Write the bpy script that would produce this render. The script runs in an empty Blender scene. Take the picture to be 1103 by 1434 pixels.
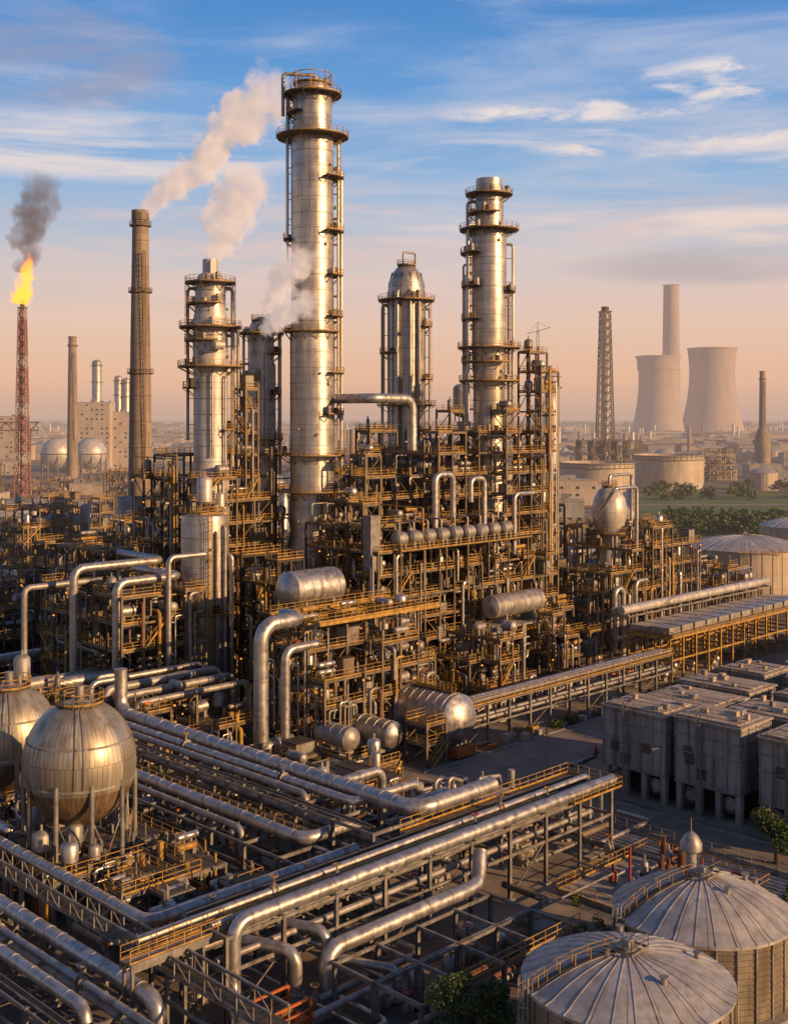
import bpy, math, random
from mathutils import Vector, Matrix
random.seed(7)
R=random.random
U=random.uniform
PI=math.pi
S2=math.sqrt(2)
scene=bpy.context.scene
# ------------------------------------------------------------------ materials
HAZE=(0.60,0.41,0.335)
def finish(nt,shader,haze=True):
    out=nt.nodes.new('ShaderNodeOutputMaterial')
    if not haze:
        nt.links.new(shader,out.inputs[0]); return
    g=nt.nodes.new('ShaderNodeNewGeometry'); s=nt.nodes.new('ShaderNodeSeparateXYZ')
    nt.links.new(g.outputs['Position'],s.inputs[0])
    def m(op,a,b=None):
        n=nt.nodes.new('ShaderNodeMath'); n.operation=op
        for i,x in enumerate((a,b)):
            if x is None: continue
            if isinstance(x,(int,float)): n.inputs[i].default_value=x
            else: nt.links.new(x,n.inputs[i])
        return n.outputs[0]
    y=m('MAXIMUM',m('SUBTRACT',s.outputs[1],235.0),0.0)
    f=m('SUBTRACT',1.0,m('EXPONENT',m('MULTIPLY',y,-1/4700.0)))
    e=nt.nodes.new('ShaderNodeEmission'); e.inputs[0].default_value=(*HAZE,1); e.inputs[1].default_value=1  # air haze painted into the surface as a glow that grows with distance
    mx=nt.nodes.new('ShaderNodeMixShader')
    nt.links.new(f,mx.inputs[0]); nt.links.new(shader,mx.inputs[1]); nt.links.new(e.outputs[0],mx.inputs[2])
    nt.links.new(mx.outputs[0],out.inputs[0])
def mk(name,c1,c2=None,metal=0.0,rough=0.6,scale=0.6,stretch=(1,1,1),bump=0.0,cyl=None,stain=None,detail=6,lo=.35,hi=.65,sa=.75,s0=.5):
    m=bpy.data.materials.new(name); m.use_nodes=True; nt=m.node_tree; nt.nodes.clear()
    m.cycles.emission_sampling='NONE'
    L=nt.links.new
    tc=nt.nodes.new('ShaderNodeTexCoord')
    mp=nt.nodes.new('ShaderNodeMapping'); mp.inputs['Scale'].default_value=stretch
    L(tc.outputs['Object'],mp.inputs[0])
    nz=nt.nodes.new('ShaderNodeTexNoise'); nz.inputs['Scale'].default_value=scale; nz.inputs['Detail'].default_value=detail
    nz.inputs['Roughness'].default_value=.62
    L(mp.outputs[0],nz.inputs['Vector'])
    rp=nt.nodes.new('ShaderNodeValToRGB'); rp.color_ramp.elements[0].position=lo; rp.color_ramp.elements[1].position=hi
    rp.color_ramp.elements[0].color=(*c1,1); rp.color_ramp.elements[1].color=(*(c2 or c1),1)
    L(nz.outputs[0],rp.inputs[0])
    col=rp.outputs[0]
    bs=nt.nodes.new('ShaderNodeBsdfPrincipled')
    bh=nz.outputs[0]
    if cyl:
        R0,bw,bhh,amt=cyl
        sp=nt.nodes.new('ShaderNodeSeparateXYZ'); L(tc.outputs['Object'],sp.inputs[0])
        at=nt.nodes.new('ShaderNodeMath'); at.operation='ARCTAN2'; L(sp.outputs[1],at.inputs[0]); L(sp.outputs[0],at.inputs[1])
        ml=nt.nodes.new('ShaderNodeMath'); ml.operation='MULTIPLY'; L(at.outputs[0],ml.inputs[0]); ml.inputs[1].default_value=R0
        cb=nt.nodes.new('ShaderNodeCombineXYZ'); L(ml.outputs[0],cb.inputs[0]); L(sp.outputs[2],cb.inputs[1])
        br=nt.nodes.new('ShaderNodeTexBrick'); br.inputs['Scale'].default_value=1; br.inputs['Brick Width'].default_value=bw
        br.inputs['Row Height'].default_value=bhh; br.inputs['Mortar Size'].default_value=.035
        br.inputs['Color1'].default_value=(1,1,1,1); br.inputs['Color2'].default_value=(1-amt,1-amt,1-amt*1.05,1); br.inputs['Mortar'].default_value=(.42,.40,.38,1)
        L(cb.outputs[0],br.inputs['Vector'])
        mu=nt.nodes.new('ShaderNodeMixRGB'); mu.blend_type='MULTIPLY'; mu.inputs[0].default_value=1
        L(col,mu.inputs[1]); L(br.outputs[0],mu.inputs[2]); col=mu.outputs[0]
    if stain:
        n2=nt.nodes.new('ShaderNodeTexNoise'); n2.inputs['Scale'].default_value=1.0; n2.inputs['Detail'].default_value=5
        mp2=nt.nodes.new('ShaderNodeMapping'); mp2.inputs['Scale'].default_value=(1.3,1.3,.10)
        L(tc.outputs['Object'],mp2.inputs[0]); L(mp2.outputs[0],n2.inputs['Vector'])
        r2=nt.nodes.new('ShaderNodeValToRGB'); r2.color_ramp.elements[0].position=s0; r2.color_ramp.elements[1].position=.72
        r2.color_ramp.elements[0].color=(0,0,0,1); r2.color_ramp.elements[1].color=(sa,sa,sa,1)
        L(n2.outputs[0],r2.inputs[0])
        ms=nt.nodes.new('ShaderNodeMixRGB'); L(r2.outputs[0],ms.inputs[0]); L(col,ms.inputs[1]); ms.inputs[2].default_value=(*stain,1); col=ms.outputs[0]
    L(col,bs.inputs['Base Color']); bs.inputs['Metallic'].default_value=metal
    mr=nt.nodes.new('ShaderNodeMapRange'); mr.inputs['To Min'].default_value=rough-.1; mr.inputs['To Max'].default_value=min(1,rough+.14)
    mr.inputs['From Min'].default_value=.3; mr.inputs['From Max'].default_value=.7
    L(nz.outputs[0],mr.inputs[0]); L(mr.outputs[0],bs.inputs['Roughness'])
    if bump:
        bp=nt.nodes.new('ShaderNodeBump'); bp.inputs['Strength'].default_value=bump; bp.inputs['Distance'].default_value=.15
        L(bh,bp.inputs['Height']); L(bp.outputs[0],bs.inputs['Normal'])
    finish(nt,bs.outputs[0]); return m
STEEL=mk('painted_steel',(.125,.097,.065),(.28,.215,.14),.15,.58,.5,stain=(.10,.045,.02))
GREY=mk('grey_steel',(.18,.175,.16),(.35,.33,.295),.35,.5,.8,stain=(.15,.08,.04))
DARK=mk('dark_steel',(.035,.032,.028),(.08,.065,.05),.3,.6,.5)
YEL=mk('yellow_paint',(.36,.205,.038),(.60,.35,.065),0,.5,1.0,stain=(.18,.09,.03),s0=.45)
GRATE=mk('grating',(.07,.06,.048),(.16,.125,.085),.4,.6,1.5)
SILV=mk('silver_cladding',(.40,.385,.365),(.62,.60,.57),.76,.41,1.1,bump=.12,stain=(.29,.23,.175),s0=.46)
SILV2=mk('dull_cladding',(.28,.265,.245),(.47,.45,.42),.5,.5,.7,stain=(.22,.15,.10))
COLM=mk('column_cladding',(.48,.44,.38),(.70,.65,.58),.70,.41,.25,cyl=(4,3.2,2.4,.18),bump=.06,stain=(.35,.25,.16),s0=.45)
WHT=mk('white_vessel',(.55,.52,.48),(.70,.67,.62),.3,.45,.4,cyl=(3,3,2.2,.10),stain=(.38,.28,.20),s0=.47)
SPH=mk('sphere_cladding',(.40,.36,.28),(.62,.56,.44),.6,.42,.5,stretch=(1,1,.15),cyl=(6,.55,14,.28),stain=(.26,.16,.085))
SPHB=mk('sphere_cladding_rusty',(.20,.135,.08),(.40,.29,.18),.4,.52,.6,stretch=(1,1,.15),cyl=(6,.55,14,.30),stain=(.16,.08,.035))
RUST=mk('rust',(.12,.055,.028),(.25,.115,.055),.2,.8,1.5)
CONC=mk('concrete',(.24,.215,.185),(.39,.35,.30),0,.85,.35,bump=.1,stain=(.16,.135,.11))
CHIM=mk('chimney_concrete',(.25,.19,.14),(.41,.32,.24),0,.85,.3,stretch=(1,1,.2),cyl=(3,30,3.0,.14),stain=(.14,.09,.055),s0=.46)
CTM=mk('cooling_tower_concrete',(.36,.29,.235),(.48,.39,.32),0,.9,.05,stretch=(1,1,.2),cyl=(60,60,12,.06),stain=(.27,.21,.175))
ROOF=mk('tank_roof',(.40,.385,.36),(.60,.575,.54),.3,.52,.6,bump=.05,cyl=(5,1.7,50,.14),stain=(.31,.24,.18),s0=.47)
TWALL=mk('tank_wall',(.30,.26,.20),(.48,.42,.33),.55,.42,.5,stretch=(1,1,.3),cyl=(8,4.8,.5,.14),stain=(.20,.13,.08),s0=.45)
BTANK=mk('tank_paint',(.46,.385,.28),(.60,.51,.39),.1,.6,.3,stretch=(1,1,.3),cyl=(15,5,4,.12),stain=(.34,.24,.15))
BLD=mk('building_wall',(.42,.34,.26),(.56,.47,.37),0,.8,.12,stain=(.3,.23,.17))
BLD2=mk('metal_wall',(.25,.25,.24),(.40,.38,.35),.2,.6,.2,stretch=(1,1,.3),stain=(.20,.17,.13))
BROOF=mk('roof_felt',(.35,.285,.21),(.54,.45,.35),0,.8,.5,detail=10,bump=.05,stain=(.20,.15,.10))
GLASS=mk('window_glass',(.03,.04,.05),(.05,.06,.07),0,.15,1)
COOL=mk('cooler_panel',(.22,.22,.215),(.39,.385,.37),.2,.58,.35,stretch=(1,1,.4),stain=(.12,.10,.08),s0=.46)
ORG=mk('orange_paint',(.55,.15,.03),(.42,.10,.02),0,.55,1)
RED=mk('red_paint',(.36,.06,.04),(.28,.045,.03),0,.55,1)
FRED=mk('faded_red_paint',(.24,.105,.08),(.32,.15,.115),0,.7,.3)
FWHT=mk('faded_white_paint',(.36,.28,.24),(.42,.34,.29),0,.7,.3)
WPNT=mk('white_paint',(.55,.52,.48),(.66,.63,.58),0,.6,.6)
BARK=mk('bark',(.06,.04,.025),(.12,.08,.05),0,.9,3)
LEAF=mk('foliage',(.065,.105,.022),(.13,.165,.04),0,.7,1.1,lo=.3,hi=.7)
LEAF2=mk('foliage_dark',(.035,.06,.014),(.07,.10,.025),0,.7,1.1)
ASPH=mk('road_asphalt',(.17,.14,.11),(.29,.24,.185),0,.85,.25,bump=.05,detail=10)
PAVE=mk('yard_concrete',(.17,.135,.095),(.34,.275,.205),0,.9,.18,bump=.05,detail=10)
MARK=mk('road_marking',(.36,.32,.27),(.50,.45,.39),0,.7,2)
GRASS=mk('grass',(.06,.115,.02),(.14,.175,.04),0,.9,.05,detail=10)
def lampmat(name,c,s):
    m=bpy.data.materials.new(name); m.use_nodes=True; nt=m.node_tree; nt.nodes.clear()
    e=nt.nodes.new('ShaderNodeEmission'); e.inputs[0].default_value=(*c,1); e.inputs[1].default_value=s
    finish(nt,e.outputs[0],False); m.cycles.emission_sampling='NONE'; return m
LAMP=lampmat('lamp_glow',(1,.27,.04),2.2)
GRD=mk('ground_dirt',(.09,.066,.044),(.26,.20,.145),0,.92,.06,detail=12,bump=.08,lo=.38,hi=.62)
# ------------------------------------------------------------------ mesh builder (plant grid u,v rotated 45 deg)
class M:
    def __init__(s,name,o=(0,0),grid=True):
        s.n=name;s.o=o;s.g=grid;s.v=[];s.f=[];s.mi=[];s.sm=[];s.mats=[];s.mx={}
    def mat(s,m):
        k=m.name
        if k not in s.mx: s.mx[k]=len(s.mats); s.mats.append(m)
        return s.mx[k]
    def box(s,a0,a1,b0,b1,c0,c1,m):
        n=len(s.v); v=s.v
        v+=[(a0,b0,c0),(a1,b0,c0),(a1,b1,c0),(a0,b1,c0),(a0,b0,c1),(a1,b0,c1),(a1,b1,c1),(a0,b1,c1)]
        s.f+=[(n,n+3,n+2,n+1),(n+4,n+5,n+6,n+7),(n,n+1,n+5,n+4),(n+1,n+2,n+6,n+5),(n+2,n+3,n+7,n+6),(n+3,n,n+4,n+7)]
        i=s.mat(m); s.mi+=[i]*6; s.sm+=[False]*6
    def cbox(s,c,w,d,h,m): s.box(c[0]-w/2,c[0]+w/2,c[1]-d/2,c[1]+d/2,c[2],c[2]+h,m)
    def beam(s,p,q,w,m,h=None):
        h=h or w
        dx,dy,dz=q[0]-p[0],q[1]-p[1],q[2]-p[2]
        l=math.sqrt(dx*dx+dy*dy+dz*dz)
        if l<1e-4: return
        hz=math.sqrt(dx*dx+dy*dy)
        if hz<1e-3*l: sx,sy=1,0; ux,uy,uz=0,1,0
        else:
            sx,sy=-dy/hz,dx/hz
            ux,uy,uz=-dz*dx/(l*hz),-dz*dy/(l*hz),hz/l
        w*=.5;h*=.5; n=len(s.v)
        for e in (p,q):
            for a,b in ((-w,-h),(w,-h),(w,h),(-w,h)):
                s.v.append((e[0]+sx*a+ux*b,e[1]+sy*a+uy*b,e[2]+uz*b))
        s.f+=[(n,n+1,n+5,n+4),(n+1,n+2,n+6,n+5),(n+2,n+3,n+7,n+6),(n+3,n,n+4,n+7),(n+3,n+2,n+1,n),(n+4,n+5,n+6,n+7)]
        i=s.mat(m); s.mi+=[i]*6; s.sm+=[False]*6
    def rev(s,c,prof,m,n=24,axis='z',a0=0,a1=2*PI):
        full=abs(a1-a0-2*PI)<1e-6; nn=n if full else n+1; b=len(s.v)
        cs=[(math.cos(a0+(a1-a0)*j/n),math.sin(a0+(a1-a0)*j/n)) for j in range(nn)]
        for r,t in prof:
            for ca,sa in cs:
                if axis=='z': s.v.append((c[0]+r*ca,c[1]+r*sa,c[2]+t))
                elif axis=='u': s.v.append((c[0]+t,c[1]+r*ca,c[2]+r*sa))
                else: s.v.append((c[0]+r*sa,c[1]+t,c[2]+r*ca))
        i=s.mat(m)
        for k in range(len(prof)-1):
            for j in range(n):
                j2=(j+1)%nn
                s.f.append((b+k*nn+j,b+k*nn+j2,b+(k+1)*nn+j2,b+(k+1)*nn+j)); s.mi.append(i); s.sm.append(True)
    def pipe(s,pts,r,m,n=10,bend=None,band=0):
        bend=bend or r*2.4
        P=[Vector(p) for p in pts]; Q=[P[0]]
        for k in range(1,len(P)-1):
            d1=(P[k]-P[k-1]);d2=(P[k+1]-P[k]);l1=d1.length;l2=d2.length
            if l1<1e-4 or l2<1e-4: continue
            d1/=l1;d2/=l2
            th=d1.angle(d2)
            if th<.02: continue
            T=min(bend*math.tan(th/2),l1*.49,l2*.49); Rr=T/math.tan(th/2)
            nr=(d2-d1*d1.dot(d2)).normalized()
            for j in range(7):
                ph=th*j/6
                Q.append(P[k]-d1*T+d1*Rr*math.sin(ph)+nr*Rr*(1-math.cos(ph)))
        Q.append(P[-1])
        b=len(s.v); i=s.mat(m); e=None
        for k,q in enumerate(Q):
            t=((Q[k+1]-q) if k==0 else (q-Q[k-1]) if k==len(Q)-1 else (Q[k+1]-Q[k-1])).normalized()
            if e is None:
                e=t.cross(Vector((0,0,1)) if abs(t.z)<.9 else Vector((1,0,0))).normalized()
            else: e=(e-t*e.dot(t)).normalized()
            g=t.cross(e)
            for j in range(n):
                a=2*PI*j/n
                w=q+e*(r*math.cos(a))+g*(r*math.sin(a)); s.v.append((w.x,w.y,w.z))
        for k in range(len(Q)-1):
            for j in range(n):
                j2=(j+1)%n
                s.f.append((b+k*n+j,b+k*n+j2,b+(k+1)*n+j2,b+(k+1)*n+j)); s.mi.append(i); s.sm.append(True)
        for base in (b,b+(len(Q)-1)*n):
            s.f.append(tuple(base+j for j in range(n))); s.mi.append(i); s.sm.append(False)
        if band:
            for k in range(len(P)-1):
                d=P[k+1]-P[k]; l=d.length
                if l<bend*2+.6: continue
                d/=l; x=bend+.1
                while x<l-bend:
                    s.cyl(P[k]+d*x,P[k]+d*(x+.12),r*1.05,SILV2 if R()<.4 else m,n); x+=band*U(.6,1.2)
    def flange(s,p,d,r,valve=True):
        p=Vector(p);d=Vector(d)
        s.cyl(p-d*.35,p-d*.2,r*1.45,SILV2,14); s.cyl(p+d*.2,p+d*.35,r*1.45,SILV2,14); s.cyl(p-d*.2,p+d*.2,r*1.15,random.choice([RUST,GREY,RED]),12)
        if valve:
            s.cyl(p,p+Vector((0,0,r+1.0)),.10,GREY,8); s.rev((p.x,p.y,p.z+r+.95),[(.28,0),(.42,0),(.42,.08),(.28,.08),(.28,0)],random.choice([RED,YEL,GREY]),12)
            s.cyl(p,p+Vector((0,0,r+.35)),.22,GREY,8)
    def cyl(s,p,q,r,m,n=10):
        p=Vector(p);q=Vector(q);t=(q-p).normalized()
        e=t.cross(Vector((0,0,1)) if abs(t.z)<.9 else Vector((1,0,0))).normalized();g=t.cross(e);b=len(s.v);i=s.mat(m)
        for c in (p,q):
            for j in range(n):
                a=2*PI*j/n; w=c+e*(r*math.cos(a))+g*(r*math.sin(a)); s.v.append((w.x,w.y,w.z))
        for j in range(n):
            j2=(j+1)%n; s.f.append((b+j,b+j2,b+n+j2,b+n+j)); s.mi.append(i); s.sm.append(True)
        for base in (b,b+n): s.f.append(tuple(base+j for j in range(n))); s.mi.append(i); s.sm.append(False)
    def rail(s,p,q,z,t=.07,m=None):
        m=m or YEL
        l=math.hypot(q[0]-p[0],q[1]-p[1])
        if l<.2: return
        n=max(1,round(l/1.6))
        for k in range(n+1):
            x=p[0]+(q[0]-p[0])*k/n;y=p[1]+(q[1]-p[1])*k/n
            s.box(x-t/2,x+t/2,y-t/2,y+t/2,z,z+1.1,m)
        for h in (.58,1.13): s.beam((p[0],p[1],z+h),(q[0],q[1],z+h),t*.9,m)
        s.beam((p[0],p[1],z+.1),(q[0],q[1],z+.1),.04,m,.2)
    def ring(s,c,r0,r1,z,a0=0,a1=2*PI,n=20,m=None,rl=True,dm=None):
        k=max(3,int(n*(a1-a0)/(2*PI)))
        s.rev((c[0],c[1],z),[(r0,-.12),(r1,-.12),(r1,.06),(r0,.06)],dm or GRATE,k,'z',a0,a1)
        pts=[(c[0]+r1*math.cos(a0+(a1-a0)*j/k),c[1]+r1*math.sin(a0+(a1-a0)*j/k)) for j in range(k+1)]
        for j in range(k):
            if rl: s.rail(pts[j],pts[j+1],z+.06,m=m)
            if j%2==0:
                x,y=pts[j]; dx,dy=x-c[0],y-c[1]; l=math.hypot(dx,dy)
                s.beam((c[0]+dx/l*r0,c[1]+dy/l*r0,z-1.6),(x,y,z-.15),.14,STEEL)
    def ladder(s,c,r,ang,z0,z1,m=None):
        m=m or YEL
        ca,sa=math.cos(ang),math.sin(ang); x=c[0]+ca*r;y=c[1]+sa*r; tx,ty=-sa*.3,ca*.3
        for g in (1,-1): s.beam((x+tx*g,y+ty*g,z0),(x+tx*g,y+ty*g,z1),.09,m)
        z=z0
        while z<z1: s.beam((x-tx,y-ty,z),(x+tx,y+ty,z),.05,m); z+=.7
        z=z0+2.4
        while z<z1:
            pr=None
            for k in range(6):
                a=-1.6+3.2*k/5
                px=x+ca*.45*math.cos(a)*1.4+tx/.3*.42*math.sin(a); py=y+sa*.45*math.cos(a)*1.4+ty/.3*.42*math.sin(a)
                if pr: s.beam((pr[0],pr[1],z),(px,py,z),.07,m)
                pr=(px,py)
            z+=1.5
        for a in (-.9,0,.9):
            px=x+ca*.63*math.cos(a)+tx/.3*.42*math.sin(a); py=y+sa*.63*math.cos(a)+ty/.3*.42*math.sin(a)
            if z1-z0>3: s.beam((px,py,z0+2.4),(px,py,z1),.05,m)
    def drum(s,c,r,L,axis,m,sad=True,n=20,grd=None):
        h=L/2; p=[(.001,-h-r*.45),(r*.45,-h-r*.38),(r*.78,-h-r*.22),(r,-h)]
        k=max(2,int(L/1.6))
        for j in range(k):
            t=-h+L*(j+.5)/k
            p+=[(r,t-.07),(r*1.02,t-.06),(r*1.02,t+.06),(r,t+.07)]
        p+=[(r,h),(r*.78,h+r*.22),(r*.45,h+r*.38),(.001,h+r*.45)]
        s.rev(c,p,m,n,axis)
        g=c[2]-r-.7 if grd is None else grd
        if sad:
            for e in (-.3,.3):
                if axis=='u': s.box(c[0]+e*L-.2,c[0]+e*L+.2,c[1]-r*.8,c[1]+r*.8,g,c[2]-r*.55,CONC)
                else: s.box(c[0]-r*.8,c[0]+r*.8,c[1]+e*L-.2,c[1]+e*L+.2,g,c[2]-r*.55,CONC)
    def vess(s,c,r,h,m,n=16,legs=True):
        z=c[2]; lg=min(1.2,h*.2) if legs else 0
        s.rev((c[0],c[1],z+lg),[(.001,0),(r*.6,.15*r),(r,.5*r),(r,h-lg-.5*r),(r*.75,h-lg-.18*r),(r*.3,h-lg),(.001,h-lg)],m,n)
        if legs:
            for a in range(4):
                x=c[0]+r*.8*math.cos(a*PI/2+.4);y=c[1]+r*.8*math.sin(a*PI/2+.4); s.box(x-.1,x+.1,y-.1,y+.1,z,z+lg+r*.5,STEEL)
        s.cyl((c[0],c[1],z+h-.1),(c[0],c[1],z+h+.6),.15,m,8)
    def stair(s,p,q,w=.9):
        dx,dy=q[0]-p[0],q[1]-p[1];l=math.hypot(dx,dy);nx,ny=-dy/l*w/2,dx/l*w/2
        for g in (1,-1):
            a=(p[0]+nx*g,p[1]+ny*g);b=(q[0]+nx*g,q[1]+ny*g)
            s.beam((*a,p[2]),(*b,q[2]),.09,YEL,.28)
            s.beam((*a,p[2]+1),(*b,q[2]+1),.07,YEL)
            for k in range(1,4):
                t=k/4; s.beam((a[0]+(b[0]-a[0])*t,a[1]+(b[1]-a[1])*t,p[2]+(q[2]-p[2])*t),(a[0]+(b[0]-a[0])*t,a[1]+(b[1]-a[1])*t,p[2]+(q[2]-p[2])*t+1),.06,YEL)
        n=max(3,int((q[2]-p[2])/.35))
        for k in range(n):
            t=(k+.5)/n; x,y,z=p[0]+dx*t,p[1]+dy*t,p[2]+(q[2]-p[2])*t
            s.beam((x-nx,y-ny,z),(x+nx,y+ny,z),.25,GRATE,.05)
    def tray(s,p,q,w=.6):
        p=Vector(p);q=Vector(q);d=(q-p);l=d.length;d/=l;nn=Vector((-d.y,d.x,0))*w/2
        for g in (1,-1): s.beam(p+nn*g,q+nn*g,.06,SILV2,.16)
        x=.3
        while x<l: c=p+d*x; s.beam(c-nn,c+nn,.07,SILV2,.04); x+=.6
        for k in range(3): o=nn*(-.6+.6*k); s.beam(p+o+Vector((0,0,.05)),q+o+Vector((0,0,.05)),.1,DARK)
    def done(s):
        me=bpy.data.meshes.new(s.n)
        ox,oy=s.o
        me.from_pydata([(x-ox,y-oy,z) for x,y,z in s.v],[],s.f)
        for m in s.mats: me.materials.append(m)
        me.polygons.foreach_set('material_index',s.mi); me.polygons.foreach_set('use_smooth',s.sm)
        me.update()
        if any(s.sm): me.set_sharp_from_angle(angle=math.radians(42))
        ob=bpy.data.objects.new(s.n,me); scene.collection.objects.link(ob)
        if s.g: ob.location=((ox-oy)/S2,(ox+oy)/S2,0); ob.rotation_euler=(0,0,PI/4)
        else: ob.location=(ox,oy,0)
        return ob
PM=[SILV,SILV,SILV2,SILV2,GREY,YEL,RUST]
def equip(b,x,y,z,sx,sy,hmax,far=False):
    t=R()
    if t<.28:
        r=U(.45,min(1.15,hmax*.3,sx*.35)); L=min(sx,sy)*U(.65,.95); ax='u' if R()<.5 else 'v'
        b.drum((x,y,z+r+.6),r,L-r*.6,ax,random.choice([SILV,SILV2,SILV2,GREY]),n=14)
    elif t<.5:
        b.vess((x,y,z),U(.4,1.0),U(.6,1.0)*hmax,random.choice([SILV,SILV2,GREY]),12)
    elif t<.65:
        r=U(.3,.45)
        for k in range(2): b.drum((x,y,z+.8+k*1.1),r,min(sx,sy)*.8,'u',random.choice([SILV,SILV2,YEL]),n=10,sad=(k==0))
    elif t<.8:
        w=sx*U(.3,.7); d=sy*U(.3,.7); h=hmax*U(.4,.8)
        b.cbox((x,y,z),w,d,h,random.choice([GREY,BLD2,STEEL])); b.cbox((x,y,z+h),w*1.08,d*1.08,.12,DARK)
    else:
        for k in range(3):
            xx=x+U(-.35,.35)*sx; yy=y+U(-.35,.35)*sy
            b.cbox((xx,yy,z),.9,.5,.35,CONC); b.drum((xx,yy,z+.75),.3,.9,'u',random.choice([GREY,ORG,SILV2,DARK]),sad=False,n=8)
def frame(b,u0,u1,v0,v1,zs,bay=4.,lev=None,obst=(),fill=.55,eq=.35,pip=1.0,col=.34,lamps=.10,rails=.9,steel=None,brace=.3):
    steel=steel or STEEL
    nu=max(1,round((u1-u0)/bay)); nv=max(1,round((v1-v0)/bay)); su=(u1-u0)/nu; sv=(v1-v0)/nv
    K=len(zs)
    Lv={}
    for i in range(nu):
        for j in range(nv):
            cu=u0+(i+.5)*su;cv=v0+(j+.5)*sv
            l=lev(cu,cv) if lev else K-random.choice([0,0,0,1,1,2])
            l=max(0,min(K,l))
            for ou,ov,orr in obst:
                if math.hypot(cu-ou,cv-ov)<orr+.25*su: l=-1
            Lv[i,j]=l
    g=lambda i,j:Lv.get((i,j),0)
    for i in range(nu+1):
        for j in range(nv+1):
            m=max(g(i,j),g(i-1,j),g(i,j-1),g(i-1,j-1))
            if m<=0: continue
            x=u0+i*su;y=v0+j*sv
            if any(math.hypot(x-a,y-c)<r+.3 for a,c,r in obst): continue
            c2=col/2; ztop=zs[m-1]+(U(0,1.5) if R()<.3 else 0)
            b.box(x-c2,x+c2,y-c2,y-c2+.07,0,ztop,steel); b.box(x-c2,x+c2,y+c2-.07,y+c2,0,ztop,steel); b.box(x-.04,x+.04,y-c2+.07,y+c2-.07,0,ztop,steel)
            for k in range(m):
                if R()<lamps*.25: b.cbox((x-.33,y-.33,zs[k]-1.0),.2,.2,.22,LAMP); b.cbox((x-.3,y-.3,zs[k]-.77),.3,.3,.1,DARK)
    hit=lambda x,y:any(math.hypot(x-a,y-c)<r+.2 for a,c,r in obst)
    for k in range(K):
        z=zs[k]
        for i in range(nu+1):
            for j in range(nv+1):
                x=u0+i*su;y=v0+j*sv
                for d in (0,1):
                    if d==0:
                        if i==nu: continue
                        A,B=g(i,j),g(i,j-1); q=(x+su,y)
                    else:
                        if j==nv: continue
                        A,B=g(i,j),g(i-1,j); q=(x,y+sv)
                    if max(A,B)<=k: continue
                    if hit((x+q[0])/2,(y+q[1])/2) or hit(x,y) or hit(*q): continue
                    b.beam((x,y,z-.2),(q[0],q[1],z-.2),.2,steel,.36)
                    if min(A,B)<=k and R()<rails: b.rail((x,y),q,z+.05)
                    zl=0 if k==0 else zs[k-1]
                    if min(A,B)<=k and R()<brace:
                        if R()<.5: b.beam((x,y,zl),(q[0],q[1],z-.3),.14,steel)
                        else: b.beam((x,y,z-.3),(q[0],q[1],zl),.14,steel)
                    if min(A,B)<=0 and R()<.06: b.stair((x,y,zl),(q[0],q[1],z))
        for i in range(nu):
            for j in range(nv):
                l=Lv[i,j]
                if l<=k: continue
                x=u0+i*su;y=v0+j*sv
                top=(l==k+1)
                if R()<(fill if not top else .8): b.box(x+.12,x+su-.12,y+.12,y+sv-.12,z-.02,z+.04,GRATE)
                elif R()<.5: b.beam((x,y+sv/2,z-.15),(x+su,y+sv/2,z-.15),.12,steel)
                if R()<eq:
                    hm=(zs[k+1]-z if k+1<K else 4)*.8
                    equip(b,x+su/2,y+sv/2,z+.04,su,sv,hm)
    cnt=int(nu*nv*K*.45*pip)
    for _ in range(cnt):
        i=random.randrange(nu);j=random.randrange(nv); l=Lv[i,j]
        if l<1: continue
        k=random.randrange(l); z=zs[k]-U(.5,1.1); r=random.choice([.08,.1,.14,.18,.25,.32])
        x=u0+(i+R())*su;y=v0+(j+R())*sv
        Lh=U(3,16)*random.choice([1,-1])
        if R()<.5: x2=max(u0-.5,min(u1+.5,x+Lh));y2=y
        else: y2=max(v0-.5,min(v1+.5,y+Lh));x2=x
        if any(math.hypot(x+(x2-x)*t-a,y+(y2-y)*t-c)<rr+.2 for a,c,rr in obst for t in (0,.25,.5,.75,1)): continue
        z2=max(.3,z+U(-7,4)) 
        lm=zs[max(0,l-1)]+1.5
        b.pipe([(x,y,min(lm,z+U(1,4))),(x,y,z),(x2,y2,z),(x2,y2,min(z2,lm))],r,random.choice(PM),8)
    for _ in range(int((nu+nv)*pip*1.6)):
        if R()<.5: x=U(u0,u1);y=v0-U(.2,.6)
        else: x=u0-U(.2,.6);y=U(v0,v1)
        i=min(nu-1,max(0,int((x-u0)/su)));j=min(nv-1,max(0,int((y-v0)/sv)))
        if Lv[i,j]<1: continue
        h=zs[Lv[i,j]-1]*U(.5,1)+.5
        dx,dy=(1.5,0) if R()<.5 else (0,1.5)
        b.pipe([(x,y,U(0,h*.4)),(x,y,h),(x+dx,y+dy,h)],random.choice([.12,.16,.22,.3]),random.choice(PM),8)
def lv(h,step=4.2,first=4.5):
    r=[first]
    while r[-1]+step<=h+.1: r.append(r[-1]+step)
    return r
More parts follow.
